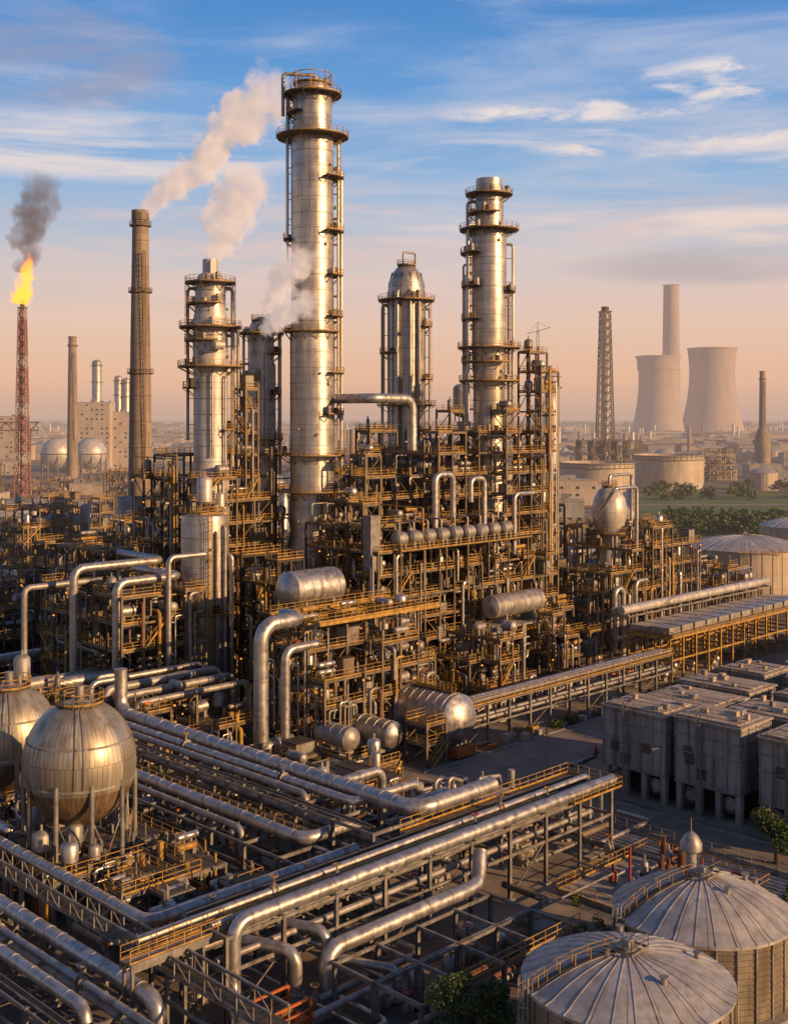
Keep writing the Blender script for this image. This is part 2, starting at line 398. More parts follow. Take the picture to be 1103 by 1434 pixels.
# ------------------------------------------------------------------ columns
def column(name,c,prof,plats=(),lads=(),pipes=(),m=None,n=36,ringstep=3.0,crown=True):
    b=M(name,c); m=m or COLM
    b.rev((c[0],c[1],0),prof,m,n)
    def rad(z):
        for (r0,z0),(r1,z1) in zip(prof,prof[1:]):
            if z0<=z<=z1 and z1>z0: return r0+(r1-r0)*(z-z0)/(z1-z0)
        return prof[-1][0]
    z=prof[0][1]+2
    while z<prof[-1][1]-2:
        r=rad(z)
        if r>.5: b.rev((c[0],c[1],z),[(r*.99,-.09),(r+.05,-.07),(r+.05,.07),(r*.99,.09)],SILV2,n)
        z+=ringstep
    for p in plats:
        z,ex=p[0],p[1]; a0,a1=(p[2],p[3]) if len(p)>2 else (0,2*PI)
        b.ring(c,rad(z)+.02,rad(z)+ex,z,a0,a1,24)
        for _ in range(3):
            a=U(a0,a1); rr=rad(z)+ex*.5; b.cbox((c[0]+rr*math.cos(a),c[1]+rr*math.sin(a),z+.06),.7,.7,U(.8,1.8),random.choice([GREY,SILV2,DARK]))
    for a,off,z0,z1 in lads:
        b.ladder(c,rad((z0+z1)/2)+off,a,z0,z1)
    for a,off,r,z0,z1 in pipes:
        rr=rad(z1)+off; rc=rad(z1)*.5
        x,y=c[0]+rr*math.cos(a),c[1]+rr*math.sin(a)
        b.pipe([(x,y,z0),(x,y,z1),(c[0]+rc*math.cos(a),c[1]+rc*math.sin(a),z1)],r,random.choice([SILV,SILV2]),10)
        z=z0+3
        while z<z1-1:
            b.beam((c[0]+rad(z)*math.cos(a),c[1]+rad(z)*math.sin(a),z),(x,y,z),.14,STEEL); z+=5
    for _ in range(int(prof[-1][1]/9)):
        z=U(prof[0][1]+25,prof[-1][1]-6); a=U(D(-170),D(-20)); r=rad(z); 
        b.cyl((c[0]+r*.95*math.cos(a),c[1]+r*.95*math.sin(a),z),(c[0]+(r+.45)*math.cos(a),c[1]+(r+.45)*math.sin(a),z),U(.2,.4),SILV2,10)
    return b
D=math.radians
A=(151.4,173.9)
b=column('distillation_column',A,[(4.9,0),(4.9,24),(4.35,27),(4.35,66),(4.15,68),(4.15,104),(3.8,106.5),(3.8,113),(3.3,114.2),(.01,114.8)],
  plats=[(104,2.9),(112.2,1.9),(108.5,1.3,D(20),D(200)),(66,1.1),(96,2.0,D(-100),D(10)),(85.5,2.0,D(-100),D(0)),(77,1.8,D(-90),D(0)),(69,1.8,D(-90),D(10)),(58,1.8,D(-90),D(10)),(50,1.8,D(-100),D(0)),(42,2.5),(84,1.5,D(110),D(160)),(35,2.5)],
  lads=[(D(-50),.9,85.5,104),(D(-30),.9,66,85.5),(D(-55),.9,50,69),(D(-30),.9,30,50),(D(120),.9,104,112)],
  pipes=[(D(128),1.3,.32,84,113.3),(D(140),1.0,.22,80,109),(D(-38),1.5,.4,40,98),(D(-60),1.1,.22,45,88),(D(-25),1.7,.28,40,78),(D(-44),.9,.3,55,103)])
b.ring(A,2.2,3.7,114.3,n=20)
for a in range(0,360,45):
    x,y=A[0]+4.1*math.cos(D(a)),A[1]+4.1*math.sin(D(a)); b.beam((x,y,112),(x,y,116.5),.12,YEL)
b.rev((A[0],A[1],0),[(3.6,116.2),(3.75,116.2),(3.75,116.35),(3.6,116.35)],YEL,24)
b.pipe([(A[0]+1,A[1],114),(A[0]+1,A[1],116.3),(A[0]-4.5,A[1]+3.5,116.3),(A[0]-4.5,A[1]+3.5,108)],.35,SILV2,10)
b.pipe([(154,171,53),(154,160,53),(165,160,53),(165,160,43)],.95,SILV,18,2.2,band=2.5)
b.done()
Bc=(191,162.5)
b=column('distillation_column',Bc,[(3.9,0),(3.9,40),(3.35,43),(3.35,58),(3.65,60),(3.65,88),(3.0,90.5),(3.0,97.5),(2.8,98),(2.8,99.8),(2.2,99.8),(2.2,98.5),(.01,98.5)],
  plats=[(89,2.9),(96.5,2.0),(92.5,1.6,D(100),D(250)),(64,3.0),(61,2.2,D(90),D(270)),(57,3.0),(84,2.4,D(100),D(190)),(77,2.2,D(100),D(190)),(70,2.2,D(100),D(190)),(76,1.9,D(-80),D(10)),(46,3.2),(51,3.2,D(-120),D(90))],
  lads=[(D(150),.9,84,96),(D(165),.9,70,84),(D(140),.9,57,70),(D(-30),.9,64,76),(D(-40),.9,46,64)],
  pipes=[(D(135),1.6,.35,50,95),(D(150),1.2,.25,45,86),(D(120),1.4,.3,45,80),(D(-45),1.4,.3,45,86),(D(-20),1.0,.2,50,75),(D(160),1.9,.3,50,90),(D(110),2.2,.25,50,82)])
b.done()
Cc=(193,189)
b=column('absorber_column',Cc,[(4.3,0),(4.3,78),(4.1,80),(3.3,82.2),(1.9,83.8),(.01,84.3)],
  plats=[(76,2.2),(70,1.6,D(-90),D(30)),(64,1.8,D(80),D(200)),(58,1.8,D(-90),D(10)),(52,2.4)],
  lads=[(D(-40),.9,52,76),(D(150),.9,52,76)],
  pipes=[(D(-100),.6,.35,40,78),(D(-125),.6,.35,40,78),(D(-160),.6,.4,40,78),(D(-60),1.2,.3,40,74),(D(135),1.2,.35,40,75)])
for a in range(0,360,30):
    x,y=math.cos(D(a)),math.sin(D(a)); b.beam((Cc[0]+4.2*x,Cc[1]+4.2*y,79),(Cc[0]+3.4*x,Cc[1]+3.4*y,82.3),.2,STEEL)
    b.beam((Cc[0]+4.35*x,Cc[1]+4.35*y,45),(Cc[0]+4.35*x,Cc[1]+4.35*y,78),.16,STEEL)
b.ring(Cc,.5,2.1,84.1,n=14); b.pipe([(Cc[0]-1.5,Cc[1]-.5,82),(Cc[0]-1.5,Cc[1]-.5,87),(Cc[0]+2.5,Cc[1]-.5,87),(Cc[0]+2.5,Cc[1]-.5,80)],.25,SILV2)
b.done()
Dc=(134.3,183.8)
b=column('reactor_column',Dc,[(3.6,0),(3.6,38),(3.2,41),(3.2,58),(3.3,60),(3.3,68),(2.9,70),(2.9,75),(2.3,76.5),(1.5,77),(1.5,79.5),(1.2,79.5),(1.2,78),(.01,78)],m=WHT,
  plats=[(75,1.9),(66.5,2.6),(64,1.6,D(60),D(250)),(59,2.9),(71,1.6,D(100),D(260)),(47,1.4,D(-90),D(0)),(55,2.0,D(80),D(180))],
  lads=[(D(-30),.9,59,75),(D(150),.9,59,75),(D(-50),.9,40,59)],
  pipes=[(D(-45),1.3,.35,40,74),(D(-20),1.2,.25,40,65),(D(-80),.7,.2,38,57),(D(135),1.4,.3,45,74),(D(-120),.6,.18,42,58),(D(-30),2.0,.3,40,66)])
b.cbox((Dc[0]-.5,Dc[1]-1,76.5),1.3,1.3,2.6,WPNT); b.drum((Dc[0]-1.5,Dc[1]-4.4,63),.9,2,'u',WHT,sad=False); b.cbox((Dc[0]-2,Dc[1]-4,66.6),1.8,1.2,1.6,WPNT); b.done()
Ec=((-26.5+235)/S2,(235+26.5)/S2)
b=column('stripper_column',Ec,[(2.9,0),(2.9,40),(2.6,42),(2.6,66),(2.1,68),(1,69.2),(.01,69.5)],m=WHT,
  plats=[(66,2.0),(62,1.5,D(-90),D(60)),(54,1.5,D(-90),D(20)),(45,1.8),(57,1.3,D(100),D(230))],lads=[(D(-30),.9,45,66)],
  pipes=[(D(-45),1.2,.3,38,66),(D(135),1.1,.3,38,67),(D(-110),.6,.2,40,62),(D(-70),.6,.2,40,60),(D(150),1.6,.25,38,60)])
b.ring(Ec,.4,1.9,68.6,n=12); b.done()
Fc=(120.5,166.5)
b=column('regenerator_column',Fc,[(4.1,0),(4.1,31.5),(3.9,32.6),(.01,33.4)],m=COLM,
  plats=[(16,.9,D(-170),D(-20)),(33,.1)],lads=[(D(-115),.6,1,33)],
  pipes=[(D(-100),.5,.25,2,30),(D(-80),.6,.3,2,31),(D(-60),.9,.4,2,26)])
b.rail((Fc[0]-3,Fc[1]-3),(Fc[0]+3,Fc[1]-3),33); b.rail((Fc[0]-3,Fc[1]-3),(Fc[0]-3,Fc[1]+3),33)
b.vess((Fc[0]+1,Fc[1]+1.5,33),1.35,6.2,WHT); b.vess((Fc[0]+3,Fc[1]-.3,32.8),.8,3.6,WHT); b.done()
# ------------------------------------------------------------------ process structures
obsA=[(A[0],A[1],5.0),(Bc[0],Bc[1],4.0),(Ec[0],Ec[1],3)]
def levc(u,v):
    z=27 if v<153 else 31.5 if v<159 else 40 if v<168 else 36
    if v<153 and u>160: z=23
    if math.hypot(u-A[0],v-A[1])<9: z=35
    if math.hypot(u-Bc[0],v-Bc[1])<9: z=48
    if 170<u<182 and v>156: z=44
    if u<150 and v>160 : z=min(z,30)
    return int((z+random.choice([-5,-2,0,0,0,3]))/4.2)
b=M('main_process_structure',(165,160))
frame(b,145,197,149,180,lv(52),3.9,levc,obsA,fill=.5,eq=.30,pip=.9,lamps=.45)
for k in range(9):
    u=151+k*3.7; b.drum((u,149.6,27.5),1.3,2.0,'u',SILV2,n=18); b.pipe([(u,149.6,28.5),(u,149.6,30.4),(u,152.5,30.4)],.2,SILV2,8)
b.box(149,186,147.2,152.4,25.4,25.55,GRATE); b.rail((149,147.2),(186,147.2),25.55); b.rail((149,147.2),(149,152),25.55)
for u in range(149,187,6): b.beam((u,147.3,18),(u,147.3,25.4),.25,STEEL)
b.pipe([(163,152,28),(163,152,38.5),(168,152,38.5),(168,152,30)],.6,SILV,14,1.4,band=2)
b.pipe([(176,151,28),(176,151,37.5),(172,151,37.5),(172,151,33)],.55,SILV,14,1.3,band=2)
b.pipe([(184,150,22),(184,150,34),(190,150,34)],.5,SILV,14,1.3)
b.box(144.2,146.6,150,152,22,32,GREY)
b.done()
b=M('process_structure',(199,157)); frame(b,196.5,202.5,153,159,lv(64),3,None,(),fill=.4,eq=.5,lamps=.2); b.done()
b=M('process_structure',(190,186)); frame(b,182,204,178,198,lv(52),4,lambda u,v:int((50-random.choice([0,4,8,12]))/4.2),[(Cc[0],Cc[1],4.5)],lamps=.2)
b.vess((203,181,48),2.0,9,SILV2); b.done()
b=M('process_structure',(138,186)); frame(b,127,152,177,199,lv(47),4,lambda u,v:int((42-random.choice([0,4,8,14]) if u<146 else 36)/4.2),[(Dc[0],Dc[1],3.8),(Ec[0],Ec[1],3),(A[0],A[1],5)],lamps=.3); b.done()
b=M('process_structure',(141,182)); frame(b,139,142,179,182.5,lv(58),3,None,[(Dc[0],Dc[1],3.6),(Ec[0],Ec[1],2.8)],fill=.5,eq=.3); b.done()
b=M('process_structure',(125,190)); frame(b,112,127,186,210,lv(26),4,None,lamps=.3); b.done()
b=M('process_structure',(109,172)); frame(b,100,116,160,185,lv(25),4,None,[(Fc[0],Fc[1],4.3)],lamps=.35)
b.pipe([(98,171,2),(98,171,25),(115,171,25),(115,185,25)],.7,SILV,14,1.8,band=3)
b.pipe([(100,161.5,3),(100,161.5,23.5),(112,161.5,23.5),(112,175,23.5)],.7,SILV,14,1.8,band=3)
b.pipe([(108,159,2),(108,159,27),(115,159,27)],.45,SILV,12,1.2,band=3)
b.pipe([(92,176,2),(92,176,22),(106,176,22)],.5,SILV2,12,1.2,band=3)
b.done()
b=M('process_structure',(129,160)); frame(b,125.5,134,153,166,lv(28),3.2,None,[(Fc[0],Fc[1],4.4)],steel=DARK,lamps=.8)
b.done()
b=M('exchanger_structure',(122,131))
frame(b,112,135,126,137,lv(20,3.8,4.2),3.8,lambda u,v:int((19.5 if v>129 else 15.8)/3.8)+random.choice([0,0,-1,0]),(),fill=.4,eq=.55,pip=1.4,lamps=.8,rails=1.0)
for v in (126,137):
    b.beam((111,v,20),(136,v,20),.4,YEL,.5); b.rail((111,v),(136,v),20.3)
for u in (112,120,128,135): b.beam((u,126,20),(u,137,20),.4,YEL,.4)
b.drum((122.5,141,22.6),2.9,9.5,'u',SILV,n=28)
frame(b,116,130,138,146,lv(19,3.8,4.2),4,None,(),eq=.3)
b.box(115.5,130.5,137.6,146,18.9,19.05,GRATE); b.rail((115.5,137.6),(130.5,137.6),19.05); b.rail((115.5,137.6),(115.5,146),19.05)
b.pipe([(103.5,129.8,3),(103.5,129.8,20.5),(111,129.8,20.5),(111,134,20.5)],1.05,SILV,20,2.6,band=2.5)
b.pipe([(106,127.5,3),(106,127.5,17),(112,127.5,17)],.62,SILV,16,1.6,band=2.5)
b.pipe([(103.5,129.8,3.2),(109,129.8,3.2)],1.05,SILV,20)
b.drum((113,124.5,4.2),1.7,6,'v',SILV2,n=20); b.drum((119.5,123,4),1.9,7,'v',SILV,n=20)
b.done()
b=M('horizontal_tank',(130,121)); b.drum((129.5,121,5.0),3.7,10,'v',SILV,n=40,grd=0)
b.box(129.1,129.9,117,125,8.8,8.9,GRATE); b.rail((129.1,117),(129.1,125),8.9); b.rail((129.9,117),(129.9,125),8.9); b.done()
b=M('stair_tower',(124,119)); frame(b,121,125,114.5,118.5,[3.2,6],3,lambda u,v:2,(),eq=0,pip=.3); b.stair((121,114,0),(125,114,3.2)); b.box(126.5,130.5,113.6,115,.3,1.6,ORG); b.done()
b=M('process_structure',(157,134)); frame(b,150,163,128,140,lv(14,3.8,4.2),3.6,None,(),eq=.6,pip=1.3,rails=1,lamps=.5); b.done()
b=M('process_structure',(140,134)); frame(b,137,149,139,147,lv(12),4,None,(),eq=.5,lamps=.6); b.done()
b=M('process_structure',(186,139)); frame(b,180,191,134,144,lv(12,3.8,4.2),3.6,None,(),eq=.6,pip=1.3,lamps=.5)
b.done()
b=M('horizontal_pressure_vessel',(180,150)); b.box(168,186,141,147.5,9.9,10.2,CONC)
for u in (169,177,185):
    for v in (142,146.5): b.box(u-.4,u+.4,v-.4,v+.4,0,9.9,CONC)
b.drum((177,144.3,13.6),2.2,14,'u',SILV2,n=28,grd=10.2); b.done()
Vc=(217.4,150.3)
b=M('process_structure',(220,148))
frame(b,203,238,140,157,lv(27),4,lambda u,v:int((26-random.choice([0,3,5,10]) if u>209 else 20)/4.2),[(Vc[0],Vc[1],3.4)],eq=.4,pip=1.1,lamps=.45,rails=1)
b.pipe([(214,141,20),(214,141,34.5),(206,141,34.5),(206,146,28)],.4,SILV,10)
b.pipe([(Vc[0],Vc[1],34),(Vc[0],Vc[1],36.5),(226,150.3,36.5),(226,150.3,24)],.35,SILV,10)
b.pipe([(206,139,0),(206,139,14),(203,139,14),(203,139,1)],.6,SILV,12); b.pipe([(210,138.6,0),(210,138.6,15),(214,138.6,15)],.5,SILV,12)
b.done()
b=M('spherical_top_vessel',Vc)
b.rev((Vc[0],Vc[1],0),[(2.6,0),(2.6,17),(2.4,20),(2.4,24),(3.2,25.2),(3.75,27.2),(3.85,29),(3.4,31.5),(2.3,33.3),(1,34.1),(.01,34.3)],WHT,28)
b.ring(Vc,2.5,4.6,24,n=18); b.ring(Vc,.6,1.6,34.1,n=12); b.done()
b=M('pressure_vessel',(204,160)); b.vess((204,161,0),2.3,34,WHT,24); b.ring((204,161),2.3,3.8,27); b.done()
b=M('pressure_vessel',(228,157)); b.vess((229,158,0),1.8,30,WHT,20); b.vess((233,156,0),1.5,28,WHT,20); b.done()
b=M('process_structure',(205,166)); frame(b,200,214,160,176,lv(30),4,None,[(204,161,2.6)]); b.done()
def rack_u(b,u0,u1,v0,v1,zs,step=6,steel=None,rails=False,brace=True):
    st=steel or GREY; n=max(1,round((u1-u0)/step))
    for k in range(n+1):
        u=u0+(u1-u0)*k/n
        for v in (v0,v1):
            b.box(u-.17,u+.17,v-.17,v-.11,0,zs[-1],st);b.box(u-.17,u+.17,v+.11,v+.17,0,zs[-1],st);b.box(u-.03,u+.03,v-.11,v+.11,0,zs[-1],st)
            b.cbox((u,v,0),.8,.8,.25,CONC)
        for z in zs: b.beam((u,v0,z-.18),(u,v1,z-.18),.24,st,.34)
        if brace and k%3==0 and k<n:
            u2=u0+(u1-u0)*(k+1)/n; b.beam((u,v0,.3),(u2,v0,zs[0]),.12,st); b.beam((u,v1,zs[0]),(u2,v1,.3),.12,st)
    for z in zs:
        for v in (v0,v1): b.beam((u0,v,z-.2),(u1,v,z-.2),.16,st,.3)
def rack_v(b,v0,v1,u0,u1,zs,step=6,steel=None,brace=True):
    st=steel or GREY; n=max(1,round((v1-v0)/step))
    for k in range(n+1):
        v=v0+(v1-v0)*k/n
        for u in (u0,u1):
            b.box(u-.17,u+.17,v-.17,v-.11,0,zs[-1],st);b.box(u-.17,u+.17,v+.11,v+.17,0,zs[-1],st);b.box(u-.03,u+.03,v-.11,v+.11,0,zs[-1],st)
            b.cbox((u,v,0),.8,.8,.25,CONC)
        for z in zs: b.beam((u0,v,z-.18),(u1,v,z-.18),.24,st,.34)
        if brace and k%3==0 and k<n:
            v2=v0+(v1-v0)*(k+1)/n; b.beam((u0,v,.3),(u0,v2,zs[0]),.12,st)
    for z in zs:
        for u in (u0,u1): b.beam((u,v0,z-.2),(u,v1,z-.2),.16,st,.3)
b=M('air_cooler_bank',(217,122)); rack_u(b,190,245,118,127,[4.5,8.5],4.5,YEL)
b.box(190,245,117.6,127.4,8.55,9.2,STEEL)
for k in range(12):
    u=192.2+k*4.5; b.box(u-1.9,u+1.9,118.3,122.3,9.2,10.3,SILV2); b.box(u-1.9,u+1.9,122.8,126.8,9.2,10.1,BROOF)
b.rail((190,117.3),(245,117.3),8.6); b.rail((190,117.3),(190,127.4),8.6)
for k in range(14): b.drum((192+k*3.9,122+U(-2,2),1.3),.6,2.5,'v',random.choice([SILV,SILV2]),n=10)
b.done()
b=M('pipe_rack',(220,131)); rack_u(b,193,250,129,133,[6,11],6)
b.pipe([(192,130,12),(250,130,12)],.85,WHT,16,band=4); b.pipe([(192,132,12),(250,132,12)],.4,SILV,10); b.pipe([(192,131,6.4),(250,131,6.4)],.4,SILV,10); b.done()
b=M('pipe_rack',(155,110)); rack_u(b,132,189,117,121.5,[3,6],5)
for v,r in ((117.9,.32),(119.3,.28),(120.3,.22)): b.pipe([(131,v,6+r),(190,v,6+r)],r,random.choice([SILV,SILV2]),10)
b.tray((132,121.2,6.1),(189,121.2,6.1))
for v,r in ((118,.3),(119.5,.3)): b.pipe([(131,v,3+r),(190,v,3+r)],r,SILV2,10)
b.rail((132,116.6),(189,116.6),6.1); b.box(132,189,116.6,117.3,5.95,6.02,GRATE); b.done()
b=M('pump_station',(140,128))
for k in range(26):
    u=U(138,190);v=U(123,130)
    b.cbox((u,v,0),2.2,1,.5,CONC); b.drum((u-.4,v,1.1),.4,1.1,'u',random.choice([GREY,SILV2,ORG]),sad=False,n=10); b.vess((u+.9,v,.5),.35,U(1,2.5),SILV2,8,False)
    b.pipe([(u,v,1),(u,v,U(2,4)),(u+U(2,5),v,3),(u+5,v+U(1,3),.4)],.15,SILV2,8)
b.done()
# ------------------------------------------------------------------ foreground pipe racks
b=M('pipe_rack',(85,80)); rack_u(b,58,112,77.2,83.4,[4.8,7.6],6)
b.pipe([(57,74.2,2.2),(59,77.6,2.2),(59,77.6,8.25),(113,77.6,8.25)],.62,SILV,22,1.5,band=3)
for v,r,u0,u1 in ((79.3,.26,58,113),(81.0,.36,52,113)):
    b.pipe([(u0,v,7.6+r),(u1,v,7.6+r),(u1,v,3)],r,SILV,14,band=4)
b.pipe([(60,80.2,7.8),(106,80.2,7.8)],.15,YEL,10); b.tray((58,82.5,7.72),(112,82.5,7.72),.8)
for v,r in ((78.6,.3),(81.4,.42)): b.pipe([(58,v,4.8+r),(110,v,4.8+r)],r,SILV2,12,band=5)
for u in (72,91,103): b.flange((u,79.3,7.86),(1,0,0),.26)
for u in (66,97): b.flange((u,81.0,7.96),(1,0,0),.36)
b.box(104,113,76.4,84,7.62,7.7,GRATE)
for p,q in (((104,76.4),(113,76.4)),((113,76.4),(113,84)),((104,84),(113,84))): b.rail(p,q,7.7)
b.rail((85,84.1),(104,84.1),7.7); b.box(85,104,83.5,84.2,7.6,7.68,GRATE)
b.done()
b=M('pipe_rack',(85,112)); rack_v(b,85,145,82,89,[4.6,8],6)
b.pipe([(88,141,15),(88,141,9),(88,84.6,9),(94.5,84.6,9),(100,84.6,9)],.88,SILV,24,2.2,band=3)
b.pipe([(86.1,145,8.5),(86.1,92,8.5),(96,92,8.5),(96,92,2)],.5,SILV,16,1.3,band=4)
b.pipe([(84.4,145,8.4),(84.4,98,8.4),(84.4,98,1)],.40,SILV2,14,band=4)
b.tray((82.9,140,8.1),(82.9,86,8.1),.7)
b.pipe([(97,99,2),(97,99,8.2),(90,99,8.2),(90,88,8.2),(97,88,8.2),(97,88,1)],.55,SILV,16,1.3,band=4)
for u,r in ((83.3,.35),(86.4,.4)): b.pipe([(u,145,4.6+r),(u,86,4.6+r)],r,SILV2,12,band=5)
for v in (104,123): b.flange((86.1,v,8.5),(0,1,0),.5)
b.done()
b=M('pipe_rack',(78,105)); rack_v(b,86,132,75.5,80,[3.4,5.6],6)
b.pipe([(79,132,6.3),(79,92,6.3),(87,92,6.3),(87,92,3)],.68,SILV,20,1.6,band=3.5)
b.pipe([(77.1,132,6),(77.1,100,6),(77.1,100,1)],.36,SILV2,14,band=4)
b.box(80.3,81.6,92,132,5.6,5.7,GRATE); b.rail((80.3,92),(80.3,132),5.7); b.rail((81.6,92),(81.6,132),5.7)
for k in range(6): equip(b,77.7,95+k*6,3.5,3,3,2)
b.done()
b=M('pipe_rack',(66,87)); rack_u(b,56,84,85,89.5,[3,5.2],5.5)
b.pipe([(57.3,128,5.8),(57.3,87.5,5.8),(76,87.5,5.8),(82,87.5,5.8)],.58,SILV,20,1.5,band=3)
b.pipe([(60,86,5.6),(84,86,5.6)],.34,SILV2,14,band=3); b.pipe([(60,88.9,5.5),(80,88.9,5.5),(80,94,5.5)],.2,SILV,14,band=3)
for u in (63,74): b.flange((u,86,5.6),(1,0,0),.34)
b.done()
b=M('pipe_rack',(50,95)); rack_v(b,66,126,44,52.5,[2.4,4.4],6)
b.pipe([(51,126,5.1),(51,76.5,5.1),(51,76.5,1)],.68,SILV,22,1.5,band=3)
b.pipe([(48.8,126,4.8),(48.8,66,4.8)],.32,SILV2,14,band=4)
b.pipe([(46.6,126,5),(46.6,79.5,5),(46.6,79.5,1)],.52,SILV,20,1.3,band=3)
b.tray((44.8,126,4.5),(44.8,66,4.5))
b.pipe([(50,124,2.9),(50,66,2.9)],.35,SILV2,12,band=5)
for v in (84,98,111): b.flange((48.8,v,4.8),(0,1,0),.32)
b.done()
b=M('truss_walkway',(54,90))
for u in (53.5,55.2):
    for z in (5.6,7.0): b.beam((u,66,z),(u,126,z),.2,GREY)
    for k in range(30):
        v=66+k*2; b.beam((u,v,5.6),(u,v,7.0),.1,GREY); b.beam((u,v,5.6 if k%2 else 7),(u,v+2,7 if k%2 else 5.6),.09,GREY)
b.box(53.5,55.2,66,126,5.7,5.76,GRATE)
for v in range(70,126,9):
    for u in (53.5,55.2): b.beam((u,v,0),(u,v,5.6),.28,GREY)
b.done()
b=M('access_walkway',(53,79)); b.box(50,60,78.8,80.2,7.2,7.32,GREY); b.rail((50,78.8),(60,78.8),7.32); b.rail((50,80.2),(60,80.2),7.32)
b.box(50,60,78.65,78.8,6.7,7.4,GREY); b.box(50,60,80.2,80.35,6.7,7.4,GREY)
for u in (50.3,57):
    for v in (79,80.1): b.beam((u,v,0),(u,v,7.2),.24,GREY)
b.done()
b=M('steel_pipe_frame',(75,68)); rack_u(b,66,86,63,68,[4.3],5); rack_u(b,66,86,68.3,73,[4.3],5,brace=False)
b.pipe([(66.5,74.6,1),(66.5,74.6,4.6),(86,74.6,4.6),(88,76,7)],.70,SILV,22,1.6,band=3)
b.pipe([(62,71,2),(90,71,2)],.28,SILV2,12)
b.pipe([(64,66,.7),(92,66,.7)],.3,SILV2,12); b.rail((66,62.6),(86,62.6),4.4)
for k in range(5):
    equip(b,69+k*3.8,70.5+U(-1,1),.3,3,3,2.5)
b.done()
b=M('process_pipe',(66,74))
for (u,v,h,r,L) in ((64,75.6,5,.55,5),(67.8,76,5.4,.5,4),(57.5,68.5,3,.6,4),(55.5,65.5,2.6,.5,4),(71,70.5,2.8,.4,6)):
    b.pipe([(u,v,.2),(u,v,h),(u-L*.4,v+L,h)],r,SILV,18,r*2.3); b.cyl((u,v,.2),(u,v,.4),r*1.5,SILV2,18); b.cyl((u,v,1.4),(u,v,1.6),r*1.3,SILV2,18)
b.done()
b=M('orange_skid',(60.5,73.5)); b.box(58.5,62.5,72,74.8,1.0,1.3,ORG)
for u in (58.5,62.5):
    for v in (72,74.8): b.beam((u,v,0),(u,v,2.9),.2,ORG)
for v in (72,74.8): b.beam((58.5,v,2.9),(62.5,v,2.9),.2,ORG); b.beam((58.5,v,2.0),(62.5,v,2.0),.15,ORG)
b.drum((60.5,73.3,2.0),.55,2.2,'u',RUST,n=14); b.cbox((59.3,72.6,1.3),.8,.7,1.2,DARK); b.done()
# ------------------------------------------------------------------ spherical tanks
def sphere_tank(c,r,cz,n=64):
    b=M('spherical_storage_tank',c)
    prof=[(max(.001,r*math.sin(PI*k/28)),cz-r*1.12*math.cos(PI*k/28)) for k in range(29)]
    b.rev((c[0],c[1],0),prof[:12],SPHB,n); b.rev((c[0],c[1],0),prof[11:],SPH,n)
    for z in (cz-1.6,cz+2.6):
        rr=r*math.sqrt(max(0,1-((z-cz)/(r*1.12))**2)); b.rev((c[0],c[1],z),[(rr*.99,-.12),(rr+.07,-.1),(rr+.07,.1),(rr*.99,.12)],SILV2,n)
    for k in range(10):
        a=2*PI*k/10; x,y=c[0]+r*.97*math.cos(a),c[1]+r*.97*math.sin(a)
        b.cyl((x,y,0),(x,y,cz-1),.26,GREY,12); a2=2*PI*(k+1)/10; x2,y2=c[0]+r*.97*math.cos(a2),c[1]+r*.97*math.sin(a2)
        b.beam((x,y,.6),(x2,y2,cz-4.5),.12,GREY); b.beam((x2,y2,.6),(x,y,cz-4.5),.12,GREY)
    t=cz+r*1.12
    b.ring(c,.3,2.5,t-.35,n=16); b.cyl((c[0],c[1],t-1),(c[0],c[1],t+1.4),.5,SILV2,12); b.cyl((c[0]+1,c[1]-.6,t-1),(c[0]+1,c[1]-.6,t+1),.3,SILV2,10)
    pr=None
    for k in range(15):
        el=D(-10+k*6.5); rr=(r+.35)*math.cos(el); z=cz+(r*1.12+.3)*math.sin(el)
        for g in (-.07,.07):
            p=(c[0]+rr*math.cos(D(-118)+g),c[1]+rr*math.sin(D(-118)+g),z)
            if pr and g in pr: b.beam(pr[g],p,.08,SILV2)
            pr=pr or {}; pr[g]=p
    b.pipe([(c[0],c[1],cz-r*1.1),(c[0],c[1],2),(c[0]+5,c[1]-2,2),(c[0]+9,c[1]-2,2)],.35,RUST,12)
    return b
b=sphere_tank((64.8,111.9),5.9,13.2)
frame(b,57.5,72.5,104,120,[4.6],3.8,lambda u,v:1,(),fill=.5,eq=.25,pip=2.5,rails=1,steel=GREY,lamps=.3)
b.vess((60,105.5,4.6),.9,3,SILV,16); b.vess((62.5,105,4.6),.6,2.2,SILV2,16)
b.done()
c2=((-46+141)/S2,(141+46)/S2)
b=sphere_tank(c2,5.6,11.5); b.done()
b=M('process_structure',(76,150)); frame(b,70,84,143,156,lv(15,3.8,4.2),3.6,None,(),eq=.6,pip=1.2,rails=1,lamps=.4); b.vess((76,146,12),1.1,6,SILV2); b.done()
b=M('process_structure',(95,150)); frame(b,91,110,139,157,lv(9),4.2,lambda u,v:random.choice([0,1,1,2]),(),eq=.5,pip=1.6,lamps=.7,rails=.8)
for k in range(4): b.pipe([(91,142+k*4,3),(91,142+k*4,9.5+k*.3),(111,142+k*4,9.5+k*.3),(111,142+k*4,3)],.45+.1*(k%3),random.choice([SILV,SILV2]),14,1.3,band=3)
b.done()
b=M('process_structure',(98,128)); frame(b,92,110,104,124,lv(8),4.5,lambda u,v:random.choice([0,0,1,1,2]),(),eq=.6,pip=1.5,lamps=.7,rails=.8)
for k in range(4): b.drum((96+k*4,118+U(-4,4),2.2),1.1,5,'v',random.choice([SILV,SILV2]),n=18)
b.done()
b=M('pipe_rack',(100,165)); rack_u(b,60,112,186,192,[5,8],6)
for v,r in ((186.8,.8),(188.5,.5),(190,.5),(191.3,.35)): b.pipe([(60,v,8+r),(112,v,8+r)],r,SILV,14,band=4)
b.done()
b=M('pipe_rack',(88,165)); rack_u(b,74,100,160,168,[5,8.5],5)
